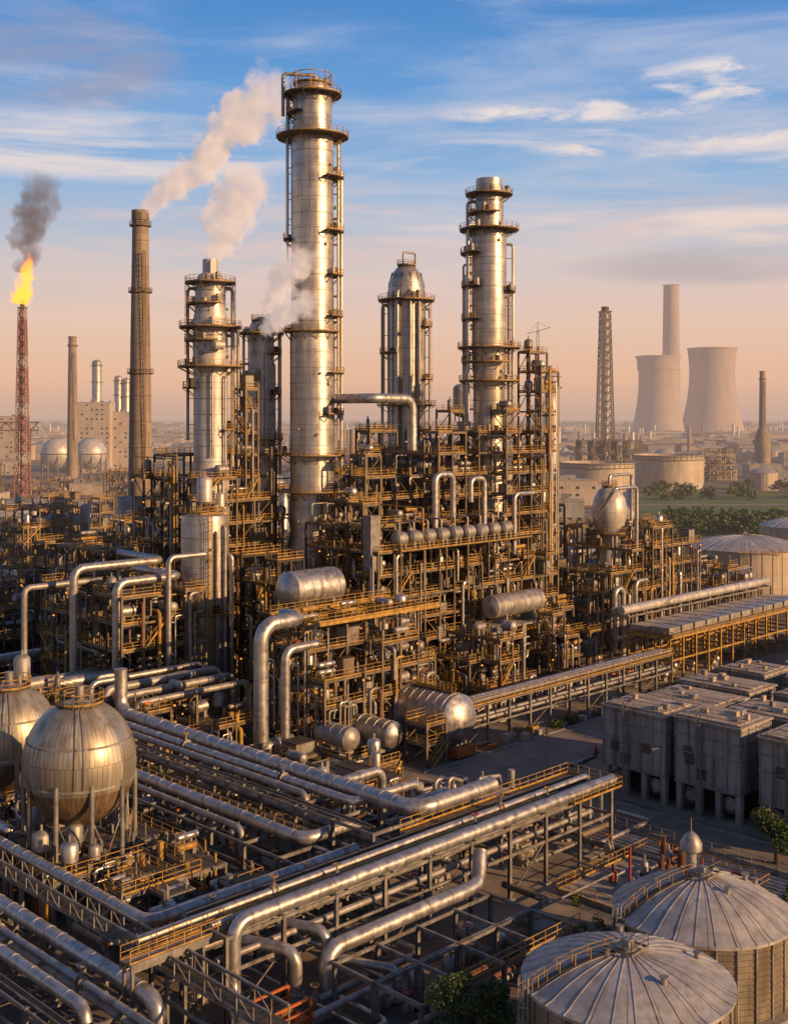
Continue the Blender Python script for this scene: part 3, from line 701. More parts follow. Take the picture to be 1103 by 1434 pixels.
for v,r in ((161,.9),(163.4,.4),(166,.6)): b.pipe([(70,v,8.5+r),(100,v,8.5+r),(100,v,3)],r,SILV,14,band=4)
b.done()
b=M('pump_station',(100,95))
for k in range(44):
    u=U(90,116);v=U(84,103)
    b.cbox((u,v,0),2.4,1.1,.5,CONC); b.drum((u-.4,v,1.1),.42,1.2,'u',random.choice([GREY,SILV2,SILV2,RED]),sad=False,n=10); b.vess((u+.9,v,.5),.4,U(1,3),SILV2,10,False)
    b.pipe([(u,v,1),(u,v,U(2,4)),(u+U(2,6),v,2.4),(u+6,v+U(1,3),.4)],random.choice([.15,.25]),SILV2,8)
b.done()
b=M('equipment_shelter',(112,96)); b.box(108,114,92,97,0,3,COOL); b.box(107.7,114.3,91.7,97.3,3,3.2,BLD2); b.box(109,110,91.96,92,0,2.2,DARK); b.cyl((116,95,0),(116,95,5),.45,SILV2,14); b.box(111,113,91.95,92,1.2,2.2,GLASS); b.vess((104,100,0),.8,5,SILV2,16); b.done()
b=M('ground_piping',(70,95))
for k in range(110):
    u=U(40,112);v=U(60,140); L=U(4,18); r=random.choice([.12,.15,.2,.25,.35]); z=U(.4,1.8)
    if math.hypot(u-74.5,v-50)<14 or math.hypot(u-92,v-54)<14 or (u>95 and v<76): continue
    if R()<.5: pts=[(u,v,z),(u+L,v,z),(u+L,v+U(2,6),z)]
    else: pts=[(u,v,z),(u,v+L,z),(u+U(2,6),v+L,z)]
    if any(math.hypot(p[0]-74.5,p[1]-50)<9 or math.hypot(p[0]-92,p[1]-54)<9 for p in pts): continue
    b.pipe(pts,r,random.choice([SILV,SILV2,SILV2,GREY,RUST,STEEL]),10); b.flange(pts[0],(1,0,0),r)
    if R()<.4: equip(b,u+2,v+2,0,3,3,2.5)
    if R()<.3: b.box(u-1.5,u+2.5,v-1,v+2,0,.22,CONC)
b.done()
b=M('small_pipe_frames',(70,95))
for (u0,u1,v0,v1) in ((60,72,90,102),(66,74,120,134),(88,96,101,104),(44,52,60,66)):
    frame(b,u0,u1,v0,v1,[2.6,4.8],3.4,lambda u,v:random.choice([1,1,2]),(),fill=.3,eq=.6,pip=2,rails=.6,steel=GREY,lamps=.4,col=.26)
b.done()
b=M('valve_yard',(108,70)); b.box(99,116,60,75,.0,.35,CONC)
for p,q in (((99,60),(116,60)),((116,60),(116,75)),((99,60),(99,75)),((99,75),(116,75))): b.rail(p,q,.35)
for k in range(16):
    u=U(101,114);v=U(62,73); b.vess((u,v,.35),U(.3,.6),U(1,2.2),random.choice([RED,SILV2,RUST]),12)
    b.pipe([(u,v,1),(u+3,v,1),(u+3,v+1.5,1)],.15,random.choice([SILV2,RUST,SILV]),8)
b.drum((108,66,1.6),.7,3,'u',RED,n=16); b.cyl((105,70,.3),(105,70,4.5),.15,RED,8); b.done()
# ------------------------------------------------------------------ domed roof storage tanks
def cone_tank(name,c,r,h,peak,wall,ribs=28,n=112,corr=True,grid=True,stair=True):
    b=M(name,c,grid); prof=[]
    if corr:
        k=int(h/.25)
        for j in range(k+1): prof.append((r-(.07 if j%2 else 0),h*j/k))
    else: prof=[(r,0),(r,h)]
    b.rev((c[0],c[1],0),prof,wall,n)
    dz=peak-h
    dome=[(r*.94,.13),(r*.85,.30),(r*.72,.50),(r*.56,.69),(r*.4,.83),(r*.22,.94),(.8,1.0)]
    b.rev((c[0],c[1],0),[(r,h),(r+.18,h-.15),(r+.2,h+.1)]+[(a,h+dz*t) for a,t in dome]+[(.01,peak)],ROOF,n)
    for k in range(ribs):
        a=2*PI*k/ribs; ca,sa=math.cos(a),math.sin(a); P=[(r+.2,h+.13)]+[(q,h+dz*t+.02) for q,t in dome]
        for p,q in zip(P,P[1:]): b.beam((c[0]+p[0]*ca,c[1]+p[0]*sa,p[1]),(c[0]+q[0]*ca,c[1]+q[0]*sa,q[1]),.06,ROOF,.06)
        if corr: b.beam((c[0]+(r+.06)*ca,c[1]+(r+.06)*sa,0),(c[0]+(r+.06)*ca,c[1]+(r+.06)*sa,h-.1),.12,SILV2)
        else: b.beam((c[0]+(r+.05)*ca,c[1]+(r+.05)*sa,0),(c[0]+(r+.05)*ca,c[1]+(r+.05)*sa,h-.1),.16,wall)
    b.cyl((c[0],c[1],peak-.2),(c[0],c[1],peak+.35),.8,GREY,20); b.cbox((c[0],c[1],peak+.3),.7,.7,.5,SILV2)
    for p,q in (((-1.1,-1.1),(1.1,-1.1)),((-1.1,-1.1),(-1.1,1.1)),((1.1,-1.1),(1.1,1.1))): b.rail((c[0]+p[0],c[1]+p[1]),(c[0]+q[0],c[1]+q[1]),peak+.1,.05,GREY)
    b.rev((c[0],c[1],0),[(r+.9,0),(r+.9,.3),(r,.3)],CONC,48)
    if stair:
        b.ladder(c,r+.35,D(150),0,h+1.2,SILV2)
        for _ in range(5):
            a=U(0,2*PI); q,t=random.choice(dome[2:6]); z=h+dz*t; x,y=c[0]+q*math.cos(a),c[1]+q*math.sin(a); b.cyl((x,y,z-.1),(x,y,z+.45),.22,SILV2,12); b.cyl((x,y,z+.45),(x,y,z+.55),.34,GREY,12)
        a=D(150); zz=[(r,h+.2)]+[(q,h+dz*t+.12) for q,t in dome]
        for p,q in zip(zz,zz[1:]):
            for o in (-.3,.3):
                b.beam((c[0]+p[0]*math.cos(a)-o*math.sin(a),c[1]+p[0]*math.sin(a)+o*math.cos(a),p[1]+.85),(c[0]+q[0]*math.cos(a)-o*math.sin(a),c[1]+q[0]*math.sin(a)+o*math.cos(a),q[1]+.85),.05,YEL)
                b.beam((c[0]+p[0]*math.cos(a)-o*math.sin(a),c[1]+p[0]*math.sin(a)+o*math.cos(a),p[1]),(c[0]+p[0]*math.cos(a)-o*math.sin(a),c[1]+p[0]*math.sin(a)+o*math.cos(a),p[1]+.85),.05,YEL)
            b.beam((c[0]+p[0]*math.cos(a),c[1]+p[0]*math.sin(a),p[1]),(c[0]+q[0]*math.cos(a),c[1]+q[0]*math.sin(a),q[1]),.55,GRATE,.05)
    return b
t1=((17.4+88)/S2,(88-17.4)/S2); t2=((27+103.3)/S2,(103.3-27)/S2)
b=cone_tank('storage_tank',t1,7.7,7.8,10.0,TWALL); b.done()
b=cone_tank('storage_tank',t2,7.6,6.6,9.6,TWALL)
b.rev((t2[0]+3.5,t2[1]+3.2,8.4),[(.5,0),(.5,1.4),(1.0,1.7),(1.0,2.3),(.6,3.0),(.1,3.4),(.01,3.4)],SILV2,20); b.cyl((t2[0]+3.5,t2[1]+3.2,7),(t2[0]+3.5,t2[1]+3.2,8.6),.5,RED,14)
b.cyl((t2[0]+3.5,t2[1]+3.2,11.5),(t2[0]+3.5,t2[1]+3.2,13),.06,GREY,6)
b.done()
b=cone_tank('storage_tank',(96.6,325),16,13.6,16.8,BTANK,36,96,False,False,False); b.rail((90,308),(104,308),13.7); b.done()
b=cone_tank('storage_tank',(136,392),14,13,16,BTANK,30,72,False,False,False); b.done()
# ------------------------------------------------------------------ box cooling units
def cooler(u0,u1,v0,v1,zb,zt,name='cooling_unit'):
    b=M(name,((u0+u1)/2,(v0+v1)/2))
    b.box(u0,u1,v0,v1,zb,zt,COOL)
    v=v0
    while v<=v1+.01:
        b.box(u0-.1,u0+.02,v-.07,v+.07,zb,zt,GREY); b.box(u1-.02,u1+.1,v-.07,v+.07,zb,zt,GREY); v+=(v1-v0)/max(1,round((v1-v0)/1.8))
    u=u0
    while u<=u1+.01:
        b.box(u-.07,u+.07,v0-.1,v0+.02,zb,zt,GREY); u+=(u1-u0)/max(1,round((u1-u0)/1.8))
    for z in (zb+.1,zt-.5,(zb+zt)/2,zb+(zt-zb)*.75): b.box(u0-.14,u1+.14,v0-.14,v1+.14,z,z+.12,GREY)
    b.box(u0-.3,u1+.3,v0-.3,v1+.3,zt,zt+.22,BROOF)
    for k in range(4): b.box(u0+.5+k*(u1-u0-1)/4,u0+.5+(k+.85)*(u1-u0-1)/4,v0+.6,v1-.6,zt+.22,zt+.3+U(0,.15),BROOF)
    for _ in range(5): b.cbox((U(u0+1,u1-1),U(v0+1,v1-1),zt+.3),U(.4,1.3),U(.4,1.3),U(.3,.8),random.choice([GREY,SILV2,BROOF]))
    for _ in range(3):
        v=U(v0+1,v1-2.2); z=zb+U(.5,(zt-zb)*.5)
        for q in range(5): b.box(u0-.12,u0,v,v+1.3,z+q*.28,z+q*.28+.14,DARK)
    b.rail((u0,v0),(u0,v1),zt+.22,.05,GREY)
    k=max(2,round((v1-v0)/3))
    for j in range(k+1):
        v=v0+.4+(v1-v0-.8)*j/k
        for u in (u0+.5,u1-.5): b.box(u-.45,u+.45,v-.35,v+.35,0,zb,CONC)
    for j in range(k):
        v=v0+.4+(v1-v0-.8)*(j+.5)/k
        if j%2==0: b.rev((u0+.6,v,zb/2+.2),[(.85,-.2),(1.05,0),(1.05,.5),(.9,.5),(.75,.1),(.001,.1)],SILV2,18,'u')
    b.box(u0+2,u1-1.2,v0+.8,v1-.8,0,zb,DARK)
    b.ladder((u0-.1,(v0+v1)/2+1),.3,PI,0,zt+1,GREY)
    return b.done()
cooler(131,139,82,91.5,3.4,11.2); cooler(131,138.5,71.5,80.5,3.4,11.6); cooler(131,139,59,69,3.2,11.2); cooler(131,139,46,56.5,3,10.6)
cooler(143,152,82,93,3,10.0); cooler(143,151,70,80,3,10.4); cooler(143,151,58,68,3,9.8)
cooler(160,168,86,98,2.5,8.6); cooler(160,168,70,82,2.5,9.2); cooler(176,185,92,104-4,2.5,7.8); cooler(176,185,76,88,2.5,8.2)
def building(c,w,d,h,name='industrial_building',wall=None,grid=True,roofm=None):
    b=M(name,c,grid); wall=wall or random.choice([BLD,BLD2]); u,v=c
    b.box(u-w/2,u+w/2,v-d/2,v+d/2,0,h,wall); rm=roofm or BROOF
    b.box(u-w/2-.3,u+w/2+.3,v-d/2-.3,v+d/2+.3,h,h+.3,rm)
    for k in range(random.randint(2,6)):
        b.cbox((U(u-w*.4,u+w*.4),U(v-d*.4,v+d*.4),h+.3),U(1,w*.2),U(1,d*.2),U(.6,2.5),random.choice([GREY,SILV2,BLD2]))
    fl=max(1,int(h/4)); n=max(2,int(w/4)); nd=max(2,int(d/4))
    for f in range(fl):
        z=1.2+f*4
        if z+1.6>h: break
        for k in range(n):
            x=u-w/2+(k+.5)*w/n
            if R()<.5: b.box(x-.9,x+.9,v-d/2-.06,v-d/2+.02,z,z+1.3,GLASS); b.box(x-1,x+1,v-d/2-.14,v-d/2,z-.16,z-.04,CONC)
        for k in range(nd):
            y=v-d/2+(k+.5)*d/nd
            if R()<.5: b.box(u-w/2-.06,u-w/2+.02,y-.9,y+.9,z,z+1.3,GLASS)
    return b.done()
building((205,88),26,16,7,'warehouse',WPNT); building((205,110-12),18,8,6,'control_building',BLD) if False else None; building((235,102-6),30,12,8,'warehouse',WPNT)
# ------------------------------------------------------------------ chimneys
def chimney(name,x,y,h,r0,r1,m=CHIM,plats=(),n=28,lad=True):
    b=M(name,(x,y),False); f=lambda z:r0+(r1-r0)*z/h
    b.rev((x,y,0),[(f(h*k/12),h*k/12) for k in range(13)]+[(r1*1.12,h),(r1*1.12,h+.8),(r1*.8,h+.8),(r1*.8,h-4),(.01,h-4)],m,n)
    for z in plats: b.rev((x,y,z),[(f(z),-.3),(f(z)+.8,0),(f(z)+.8,.15),(f(z),.15)],STEEL,n)
    for z in plats:
        k=14
        for j in range(k):
            a=2*PI*j/k;a2=2*PI*(j+1)/k; rr=f(z)+.75; b.rail((x+rr*math.cos(a),y+rr*math.sin(a)),(x+rr*math.cos(a2),y+rr*math.sin(a2)),z+.15,.1,STEEL)
    if lad: b.ladder((x,y),(r0+r1)/2+.4,D(-60),h*.3,h*.9,STEEL)
    return b
b=chimney('chimney',-68.8,320,104.5,3.7,2.1,plats=(101,83,61))
for z in range(6,104,7): rr=3.7-1.6*z/104.5; b.rev((-68.8,320,z),[(rr-.02,-.12),(rr+.06,-.1),(rr+.06,.1),(rr-.02,.12)],STEEL,28)
b.rev((-68.8,320,0),[(2.15,102.5),(2.35,102.6),(2.35,105),(2.1,105.2)],STEEL,28); b.done()
chimney('chimney',-218,800,102,4,2.6,plats=(96,)).done()
b=chimney('chimney',322,1031,87,3.6,2.4,plats=(80,)); b.rev((322,1031,0),[(7,0),(6.5,30),(3.4,38)],CHIM,28); b.done()
chimney('power_station_chimney',693,2950,372,24,19,CTM,lad=False,n=40).done()
def lattice_stack(name,x,y,h,rt,w0,w1,red=False):
    b=M(name,(x,y),False)
    n=int(h/6)
    for k in range(n):
        z0=h*k/n;z1=h*(k+1)/n; m=(FRED if k%4 else FWHT) if red else STEEL
        b.cyl((x,y,z0),(x,y,z1),rt,m if red else COLM,16)
        a=w0+(w1-w0)*k/n;c=w0+(w1-w0)*(k+1)/n
        P=[(-1,-1),(1,-1),(1,1),(-1,1)]
        for i in range(4):
            p=P[i];q=P[(i+1)%4]; mm=m; t=h*.0032
            b.beam((x+p[0]*a,y+p[1]*a,z0),(x+p[0]*c,y+p[1]*c,z1),t*1.3,mm)
            b.beam((x+p[0]*a,y+p[1]*a,z0),(x+q[0]*c,y+q[1]*c,z1),t,mm); b.beam((x+q[0]*a,y+q[1]*a,z0),(x+p[0]*c,y+p[1]*c,z1),t,mm)
            b.beam((x+p[0]*c,y+p[1]*c,z1),(x+q[0]*c,y+q[1]*c,z1),t,mm)
    b.box(x-w1*1.3,x+w1*1.3,y-w1*1.3,y+w1*1.3,h,h+.5,STEEL)
    b.cyl((x,y,h),(x,y,h+4),rt*.9,DARK,14)
    return b
lattice_stack('flare_stack',-189,600,104,1.2,3.4,1.6,True).done()
lattice_stack('lattice_stack',161,900,128,3.2,7,3.6).done()
b=M('process_tower',(133,1000),False); b.rev((133,1000,0),[(7,0),(7,50),(5.5,52),(5.5,72),(6.8,74),(6.8,82),(4,84),(4,91),(.01,91)],WHT,24)
for z in (50,72,82): b.ring((133,1000),5.5,9,z,n=16,rl=False)
b.done()
b=M('tower_crane',(134,1100),False)
for k in range(16):
    for sx in (-1.2,1.2): b.beam((134+sx,1100,k*8),(134+sx,1100,k*8+8),.35,STEEL); b.beam((134+sx,1100,k*8),(134-sx,1100,k*8+8),.25,STEEL)
b.beam((124,1100,125),(146,1100,131),.6,STEEL); b.beam((134,1100,126),(134,1100,136),.6,STEEL); b.beam((134,1100,136),(145,1100,131),.25,STEEL); b.beam((134,1100,136),(125,1100,126),.25,STEEL); b.done()
b=M('process_structure',(161,895),False); frame(b,140,185,880,905,[10,20,30],9,lambda u,v:3,(),fill=.8,eq=.4,pip=.3,col=1.2,rails=0,lamps=0); b.done()
def ctower(x,y,rb,rw,rt,h):
    b=M('cooling_tower',(x,y),False); zw=h*.72; pr=[]
    for k in range(25):
        z=10+(h-10)*k/24
        if z<zw: r=rw*math.sqrt(1+((z-zw)/(zw))**2*((rb/rw)**2-1))
        else: r=rw*math.sqrt(1+((z-zw)/(h-zw))**2*((rt/rw)**2-1))
        pr.append((r,z))
    b.rev((x,y,0),pr+[(pr[-1][0]+1.5,h),(pr[-1][0]+1.5,h+2.5),(pr[-1][0]-2,h+2.5),(pr[-1][0]-3,h-30)],CTM,72)
    for k in range(36):
        a=2*PI*k/36;r=pr[0][0]
        for g in (-1,1):
            a2=a+g*PI/36; b.beam((x+(r+2)*math.cos(a),y+(r+2)*math.sin(a),0),(x+r*math.cos(a2),y+r*math.sin(a2),10.5),1.6,CTM)
    b.rev((x,y,0),[(rb*.9,0),(rb*.9,9)],DARK,40)
    b.done()
ctower(616,2750,64,45,51,183); ctower(744,2760,77,52,56,202)
for x in (-257,-231.5):
    b=M('spherical_storage_tank',(x,900),False); b.rev((x,900,0),[(max(.001,12.3*math.sin(PI*k/20)),19.8-12.3*math.cos(PI*k/20)) for k in range(21)],WHT,40)
    for k in range(10):
        a=2*PI*k/10; b.beam((x+11.9*math.cos(a),900+11.9*math.sin(a),0),(x+11.9*math.cos(a),900+11.9*math.sin(a),19),1,GREY)
    b.ring((x,900),.5,4,31.8,n=10,rl=False); b.rev((x,900,19.8),[(12.3,-.4),(12.8,0),(12.3,.4)],STEEL,40); b.done()
def flat_tank(x,y,r,h):
    b=M('floating_roof_tank',(x,y),False)
    b.rev((x,y,0),[(r,0),(r,h),(r-.4,h),(r-.4,h-3),(.01,h-3)],BTANK,64)
    for z in (h-.5,h-3): b.rev((x,y,z),[(r,-.2),(r+.9,-.2),(r+.9,.1),(r,.1)],STEEL,64)
    for k in range(40):
        a=2*PI*k/40; b.beam((x+(r+.7)*math.cos(a),y+(r+.7)*math.sin(a),h-3),(x+(r+.7)*math.cos(a),y+(r+.7)*math.sin(a),h+1),.25,STEEL)
    b.done()
flat_tank(129,750,23.5,19.5); flat_tank(186,800,23.5,22.5); flat_tank(300,820,20,12)
# ------------------------------------------------------------------ surrounding plant (near / mid)
avoid=[(96.6,325,24),(136,392,22),(129,750,34),(186,800,34),(-245,900,34),(-68.8,320,8),(133,1000,20),(161,895,35),(-189,600,12),(-218,800,12),(322,1031,16),(300,820,28),(-245,860,30),(-230,820,25),(-250,1005,36)]
def bad(X,Y,r):
    return any(math.hypot(X-a,Y-c)<r+q for a,c,q in avoid)
for gu in range(84,300,23):
    for gv in range(190,330,24):
        u=gu+U(-2,2);v=gv+U(-2,2); X=(u-v)/S2;Y=(u+v)/S2
        if abs(X/Y)>.4 or bad(X,Y,14): continue
        if 110<u<160 and v<222: continue
        if 175<u<215 and v<215: continue
        if Y<225 : continue
        if X/Y>.2: continue
        zmax=50-95*Y/1650
        h=min(zmax,random.choice([8.7,13,13,17,21,26]) if X<0 else random.choice([8.7,13,17]))
        t=R()
        if t<.8:
            b=M('process_structure',(u,v)); frame(b,u-9,u+9,v-9,v+9,lv(max(5,h)),4.5,None,(),eq=.45,pip=.8,lamps=.3,brace=.2)
            if R()<.6: r=U(1,2.2); b.vess((u+12,v-3,0),r,min(zmax,U(14,30)),random.choice([WHT,SILV,SILV2]),16)
            for _ in range(3): vv=v+U(-10,10); b.pipe([(u-12,vv,9),(u+12,vv,9),(u+12,vv,2)],U(.3,.7),SILV,10)
            b.done()
        elif t<.9: building((u,v),U(12,17),U(12,17),U(6,12))
        else: cone_tank('storage_tank',(u,v),8,U(8,12),14,BTANK,20,40,False,True,False).done()
for (u,v,h) in ((243,165,17),(245,190,13),(262,150,13),(255,215,13),(230,185,21),(222,205,17),(128,232,21),(105,225,17),(90,205,13)):
    X=(u-v)/S2;Y=(u+v)/S2
    if bad(X,Y,10): continue
    b=M('process_structure',(u,v)); frame(b,u-8,u+8,v-8,v+8,lv(h),4.2,None,(),eq=.5,pip=.8,lamps=.3); b.done()
for (u,v,r,h) in ((92,228,4.5,19),(103,236,4.5,19)):
    b=M('horizontal_tank',(u,v)); b.drum((u,v,h),r*.8,14,'u',WHT,n=28,grd=0); b.done()
for i in range(290):
    Y=340*math.exp(U(0,1.35)); X=U(-.37,.37)*Y
    sz=Y/330
    if bad(X,Y,10*sz): continue
    if X/Y>.165 and 340<Y<770: continue
    if -.315<X/Y<-.23 and 340<Y<890: continue
    if Y<430 and -60<X<60: continue
    t=R()
    if t<.42: building((X,Y),U(12,36),U(10,24),U(5,14)*(1 if X>0 else 1.3),grid=False)
    elif t<.68:
        b=M('process_structure',(X,Y),False); frame(b,X-9,X+9,Y-9,Y+9,lv(random.choice([9,13,17,22]) if X>0 else random.choice([13,17,24]),4.4),6,None,(),eq=.5,pip=.3,col=.5,rails=.5,lamps=.08); b.done()
    elif t<.86:
        r=U(6,12); cone_tank('storage_tank',(X,Y),r,U(7,12),15,BTANK,16,36,False,False,False).done()
    elif t<.93:
        b=M('process_column',(X,Y),False)
        for k in range(random.randint(1,3)): b.vess((X+k*7,Y+U(-4,4),0),U(1.6,3),U(14,26) if X>0 else U(18,min(48,20+Y/30)),random.choice([COLM,SILV2,SILV]),14,False)
        b.done()
    elif Y>600: chimney('chimney',X,Y,U(35,62),2,1.4,lad=False,n=14).done()
for i in range(34):
    Y=U(360,860); X=U(-.312,-.235)*Y
    if bad(X,Y,4): continue
    if R()<.5: building((X,Y),U(8,20),U(8,16),U(4,8),grid=False)
    else: b=M('process_structure',(X,Y),False); frame(b,X-8,X+8,Y-8,Y+8,[4.5,8.9],5.3,None,(),eq=.7,pip=.5,col=.5,rails=.5,lamps=0); b.done()
b=M('distant_industrial_district',(0,1800),False)
for i in range(1300):
    Y=1250*math.exp(U(0,1.1)); X=U(-.37,.37)*Y; w=U(12,50);d=U(15,40);h=U(5,16)
    if math.hypot(X-680,Y-2750)<190 and Y<2950: continue
    b.box(X-w/2,X+w/2,Y-d/2,Y+d/2,0,h,random.choice([BLD,BLD2,CONC,BROOF,DARK])); b.box(X-w/2-.5,X+w/2+.5,Y-d/2-.5,Y+d/2+.5,h,h+1,random.choice([BROOF,GREY]))
    if R()<.12: b.cyl((X,Y,0),(X,Y,h+U(6,22)),U(1.5,3),random.choice([CHIM,COLM,WHT]),10)
b.done()
for (x,y,w,h) in ((-256,1010,30,60),(-232,1020,18,52),(-340,1015,40,48)): building((x,y),w,20,h,'power_house',BLD,False)
for (x,h,r) in ((-262,98,4.2),(-243,84,3.6),(-236,82,3.6)):
    b=M('process_column',(x,1040),False); b.vess((x,1040,0),r,h,COLM,18,False)
    for z in (h*.6,h*.8,h*.95): b.ring((x,1040),r,r+1.6,z,n=10,rl=False)
    b.done()
b=M('elevated_pipe_bridge',(-250,700),False)
for k in range(9):
    x=-262+k*5; b.beam((x,720,45),(x+5,720,45),.8,STEEL); b.beam((x,720,40),(x+5,720,40),.8,STEEL); b.beam((x,720,45 if k%2 else 40),(x+5,720,40 if k%2 else 45),.6,STEEL)
    if k%4==0: b.beam((x,720,0),(x,720,41),1,STEEL); b.beam((x-4,720,0),(x,720,41),.7,FRED)
b.done()
# ------------------------------------------------------------------ ground, roads, grass
def sheet(name,pts,z,m,grid=True):
    b=M(name,(0,0),grid); b.v+=[(x,y,z) for x,y in pts]; b.f.append(tuple(range(len(pts)))); b.mi.append(b.mat(m)); b.sm.append(False); return b.done()
sheet('ground',[(-20000,-500),(20000,-500),(20000,24000),(-20000,24000)],0,GRD,False)
b=M('concrete_yard',(130,110)); 
for (a0,a1,c0,c1) in ((86,118,58,116),(129,250,40,101.5),(129.1,260,115.2,135)):
    n=len(b.v); b.v+=[(a0,c0,.004),(a1,c0,.004),(a1,c1,.004),(a0,c1,.004)]; b.f.append((n,n+1,n+2,n+3)); b.mi.append(b.mat(PAVE)); b.sm.append(False)
b.done()
def road(name,u0,u1,v0,v1,along):
    b=M(name,((u0+u1)/2,(v0+v1)/2)); n=len(b.v); b.v+=[(u0,v0,.008),(u1,v0,.008),(u1,v1,.008),(u0,v1,.008)]; b.f.append((n,n+1,n+2,n+3)); b.mi.append(b.mat(ASPH)); b.sm.append(False)
    if along=='v':
        for u in (u0-.3,u1): b.box(u,u+.3,v0,v1,0,.14,CONC)
        v=v0+1
        while v<v1: 
            n=len(b.v);c=(u0+u1)/2; b.v+=[(c-.08,v,.012),(c+.08,v,.012),(c+.08,v+2,.012),(c-.08,v+2,.012)]; b.f.append((n,n+1,n+2,n+3)); b.mi.append(b.mat(MARK)); b.sm.append(False); v+=5
    else:
        for v in (v0-.3,v1): b.box(u0,u1,v,v+.3,0,.14,CONC)
        u=u0+1
        while u<u1:
            n=len(b.v);c=(v0+v1)/2; b.v+=[(u,c-.08,.012),(u+2,c-.08,.012),(u+2,c+.08,.012),(u,c+.08,.012)]; b.f.append((n,n+1,n+2,n+3)); b.mi.append(b.mat(MARK)); b.sm.append(False); u+=5
    b.done()
road('service_road',119,127.5,20,101,'v'); road('service_road',119,262,102,113,'u')
b=M('pipe_trench',(116,70))
for k in range(5): b.pipe([(117-.9*k,20,.6),(117-.9*k,100,.6)],.28,random.choice([SILV,SILV2,GREY]),10)
for v in range(22,100,4): b.box(112.6,117.6,v-.2,v+.2,0,.32,CONC)
b.box(118,118.25,20,100,0,1.0,CONC); b.rail((118.1,20),(118.1,100),1.0,.07,GREY); b.done()
for v in (45,63,81,99):
    b=M('street_lamp',(128.4,v)); b.cyl((128.4,v,0),(128.4,v,8),.1,GREY,8); b.beam((128.4,v,8),(126.8,v,8.3),.09,GREY); b.cbox((126.6,v,8.2),.7,.3,.12,GREY); b.done()
b=M('yard_clutter',(150,100))
for k in range(60):
    u,v=(U(129,190),U(98,101.5)) if R()<.5 else (U(129.5,190),U(113.6,116.4))
    t=R()
    if t<.35: b.cbox((u,v,0),U(.8,2),U(.6,1.4),U(.4,1.3),random.choice([GREY,BROOF,ORG,YEL,BLD2,RUST]))
    elif t<.6: b.vess((u,v,0),.35,.95,random.choice([RED,SILV2,YEL,GREY]),10,False)
    elif t<.8:
        for q in range(4): b.cyl((u-2,v+q*.3,.2),(u+2,v+q*.3,.2),.13,random.choice([SILV2,RUST]),8)
    else: b.cyl((u,v,0),(u,v,1.1),.06,YEL,6)
b.done()
sheet('grass',[(85,460),(300,460),(420,760),(140,760)],.05,GRASS,False)
sheet('country_road',[(80,560),(330,590),(330,600),(80,569)],.12,ASPH,False); sheet('country_road',[(90,640),(330,650),(330,662),(90,650)],.12,PAVE,False)
sheet('grass',[(60,395),(90,345),(300,390),(300,450),(100,440)],.04,GRASS,False)
# ------------------------------------------------------------------ vegetation
def leafmass(b,cx,cy,cz,rx,rz,n,s):
    im=[b.mat(LEAF),b.mat(LEAF2)]
    cl=[(U(-1,1)*rx*.7,U(-1,1)*rx*.7,U(-.8,.9)*rz*.75,U(.28,.5)*rx) for _ in range(9)]
    for k in range(n):
        c=random.choice(cl); th=U(0,2*PI);ph=math.acos(U(-1,1)); rr=c[3]*(.55+.5*R())
        x=cx+c[0]+rr*math.sin(ph)*math.cos(th);y=cy+c[1]+rr*math.sin(ph)*math.sin(th);z=cz+c[2]+rr*math.cos(ph)*.85
        a=Vector((U(-1,1),U(-1,1),U(-.6,.6))).normalized()*s*U(.6,1.3);d=a.cross(Vector((U(-1,1),U(-1,1),U(-1,1)))).normalized()*s*.6
        q=len(b.v); b.v+=[(x-a.x,y-a.y,z-a.z),(x+d.x,y+d.y,z+d.z),(x+a.x,y+a.y,z+a.z),(x-d.x,y-d.y,z-d.z)]; b.f.append((q,q+1,q+2,q+3)); b.mi.append(im[0 if R()<.6 else 1]); b.sm.append(False)
def tree(x,y,h,r,n=5000,s=.16):
    b=M('tree',(x,y),False)
    b.rev((x,y,0),[(r*.12,0),(r*.08,h*.3),(r*.05,h*.7)],BARK,10)
    for k in range(7):
        a=U(0,2*PI); b.pipe([(x,y,h*U(.25,.5)),(x+math.cos(a)*r*.35,y+math.sin(a)*r*.35,h*.6),(x+math.cos(a)*r*.7,y+math.sin(a)*r*.7,h*U(.65,.9))],r*.025,BARK,6)
    leafmass(b,x,y,h*.62,r,h*.38,n,s); b.done()
tree(5.9,91,7.0,3.1,9500,.13); tree(42.5,131,5.5,3,5000); tree(37.5,113,4.5,2.6,3500,.15)
b=M('distant_tree_row',(160,500),False)
for k in range(95):
    y=U(478,545);x=y*U(.225,.36)
    leafmass(b,x,y,3.6,U(3,5.5),4.6,170,.8)
b.done()
b=M('distant_tree_row',(200,700),False)
for k in range(70):
    x=U(150,420);y=U(680,780)
    if bad(x,y,5): continue
    leafmass(b,x,y,3.5,U(4,6),4,110,1.2)
b.done()
b=M('shrubs',(150,110))
for k in range(26): leafmass(b,U(130,190),U(114,116.2),.5,U(.6,1.4),.8,160,.16)
for k in range(18): leafmass(b,U(87,98),U(58,76),.4,U(.5,1.2),.7,150,.13)
for k in range(26): leafmass(b,U(60,90),U(57,64),.4,U(.5,1.3),.7,150,.13)
for k in range(16): leafmass(b,U(117.9,118.6),U(30,100),.4,U(.5,1.0),.7,130,.13)
b.done()
b=M('distant_tree_line',(0,4500),False)
x=-2200
while x<2200:
    w=U(15,60);h=U(10,24); b.rev((x,4500+U(-200,200),0),[(w,0),(w*.9,h*.6),(w*.5,h),(.01,h*1.05)],LEAF2,10); x+=U(12,35)
b.done()
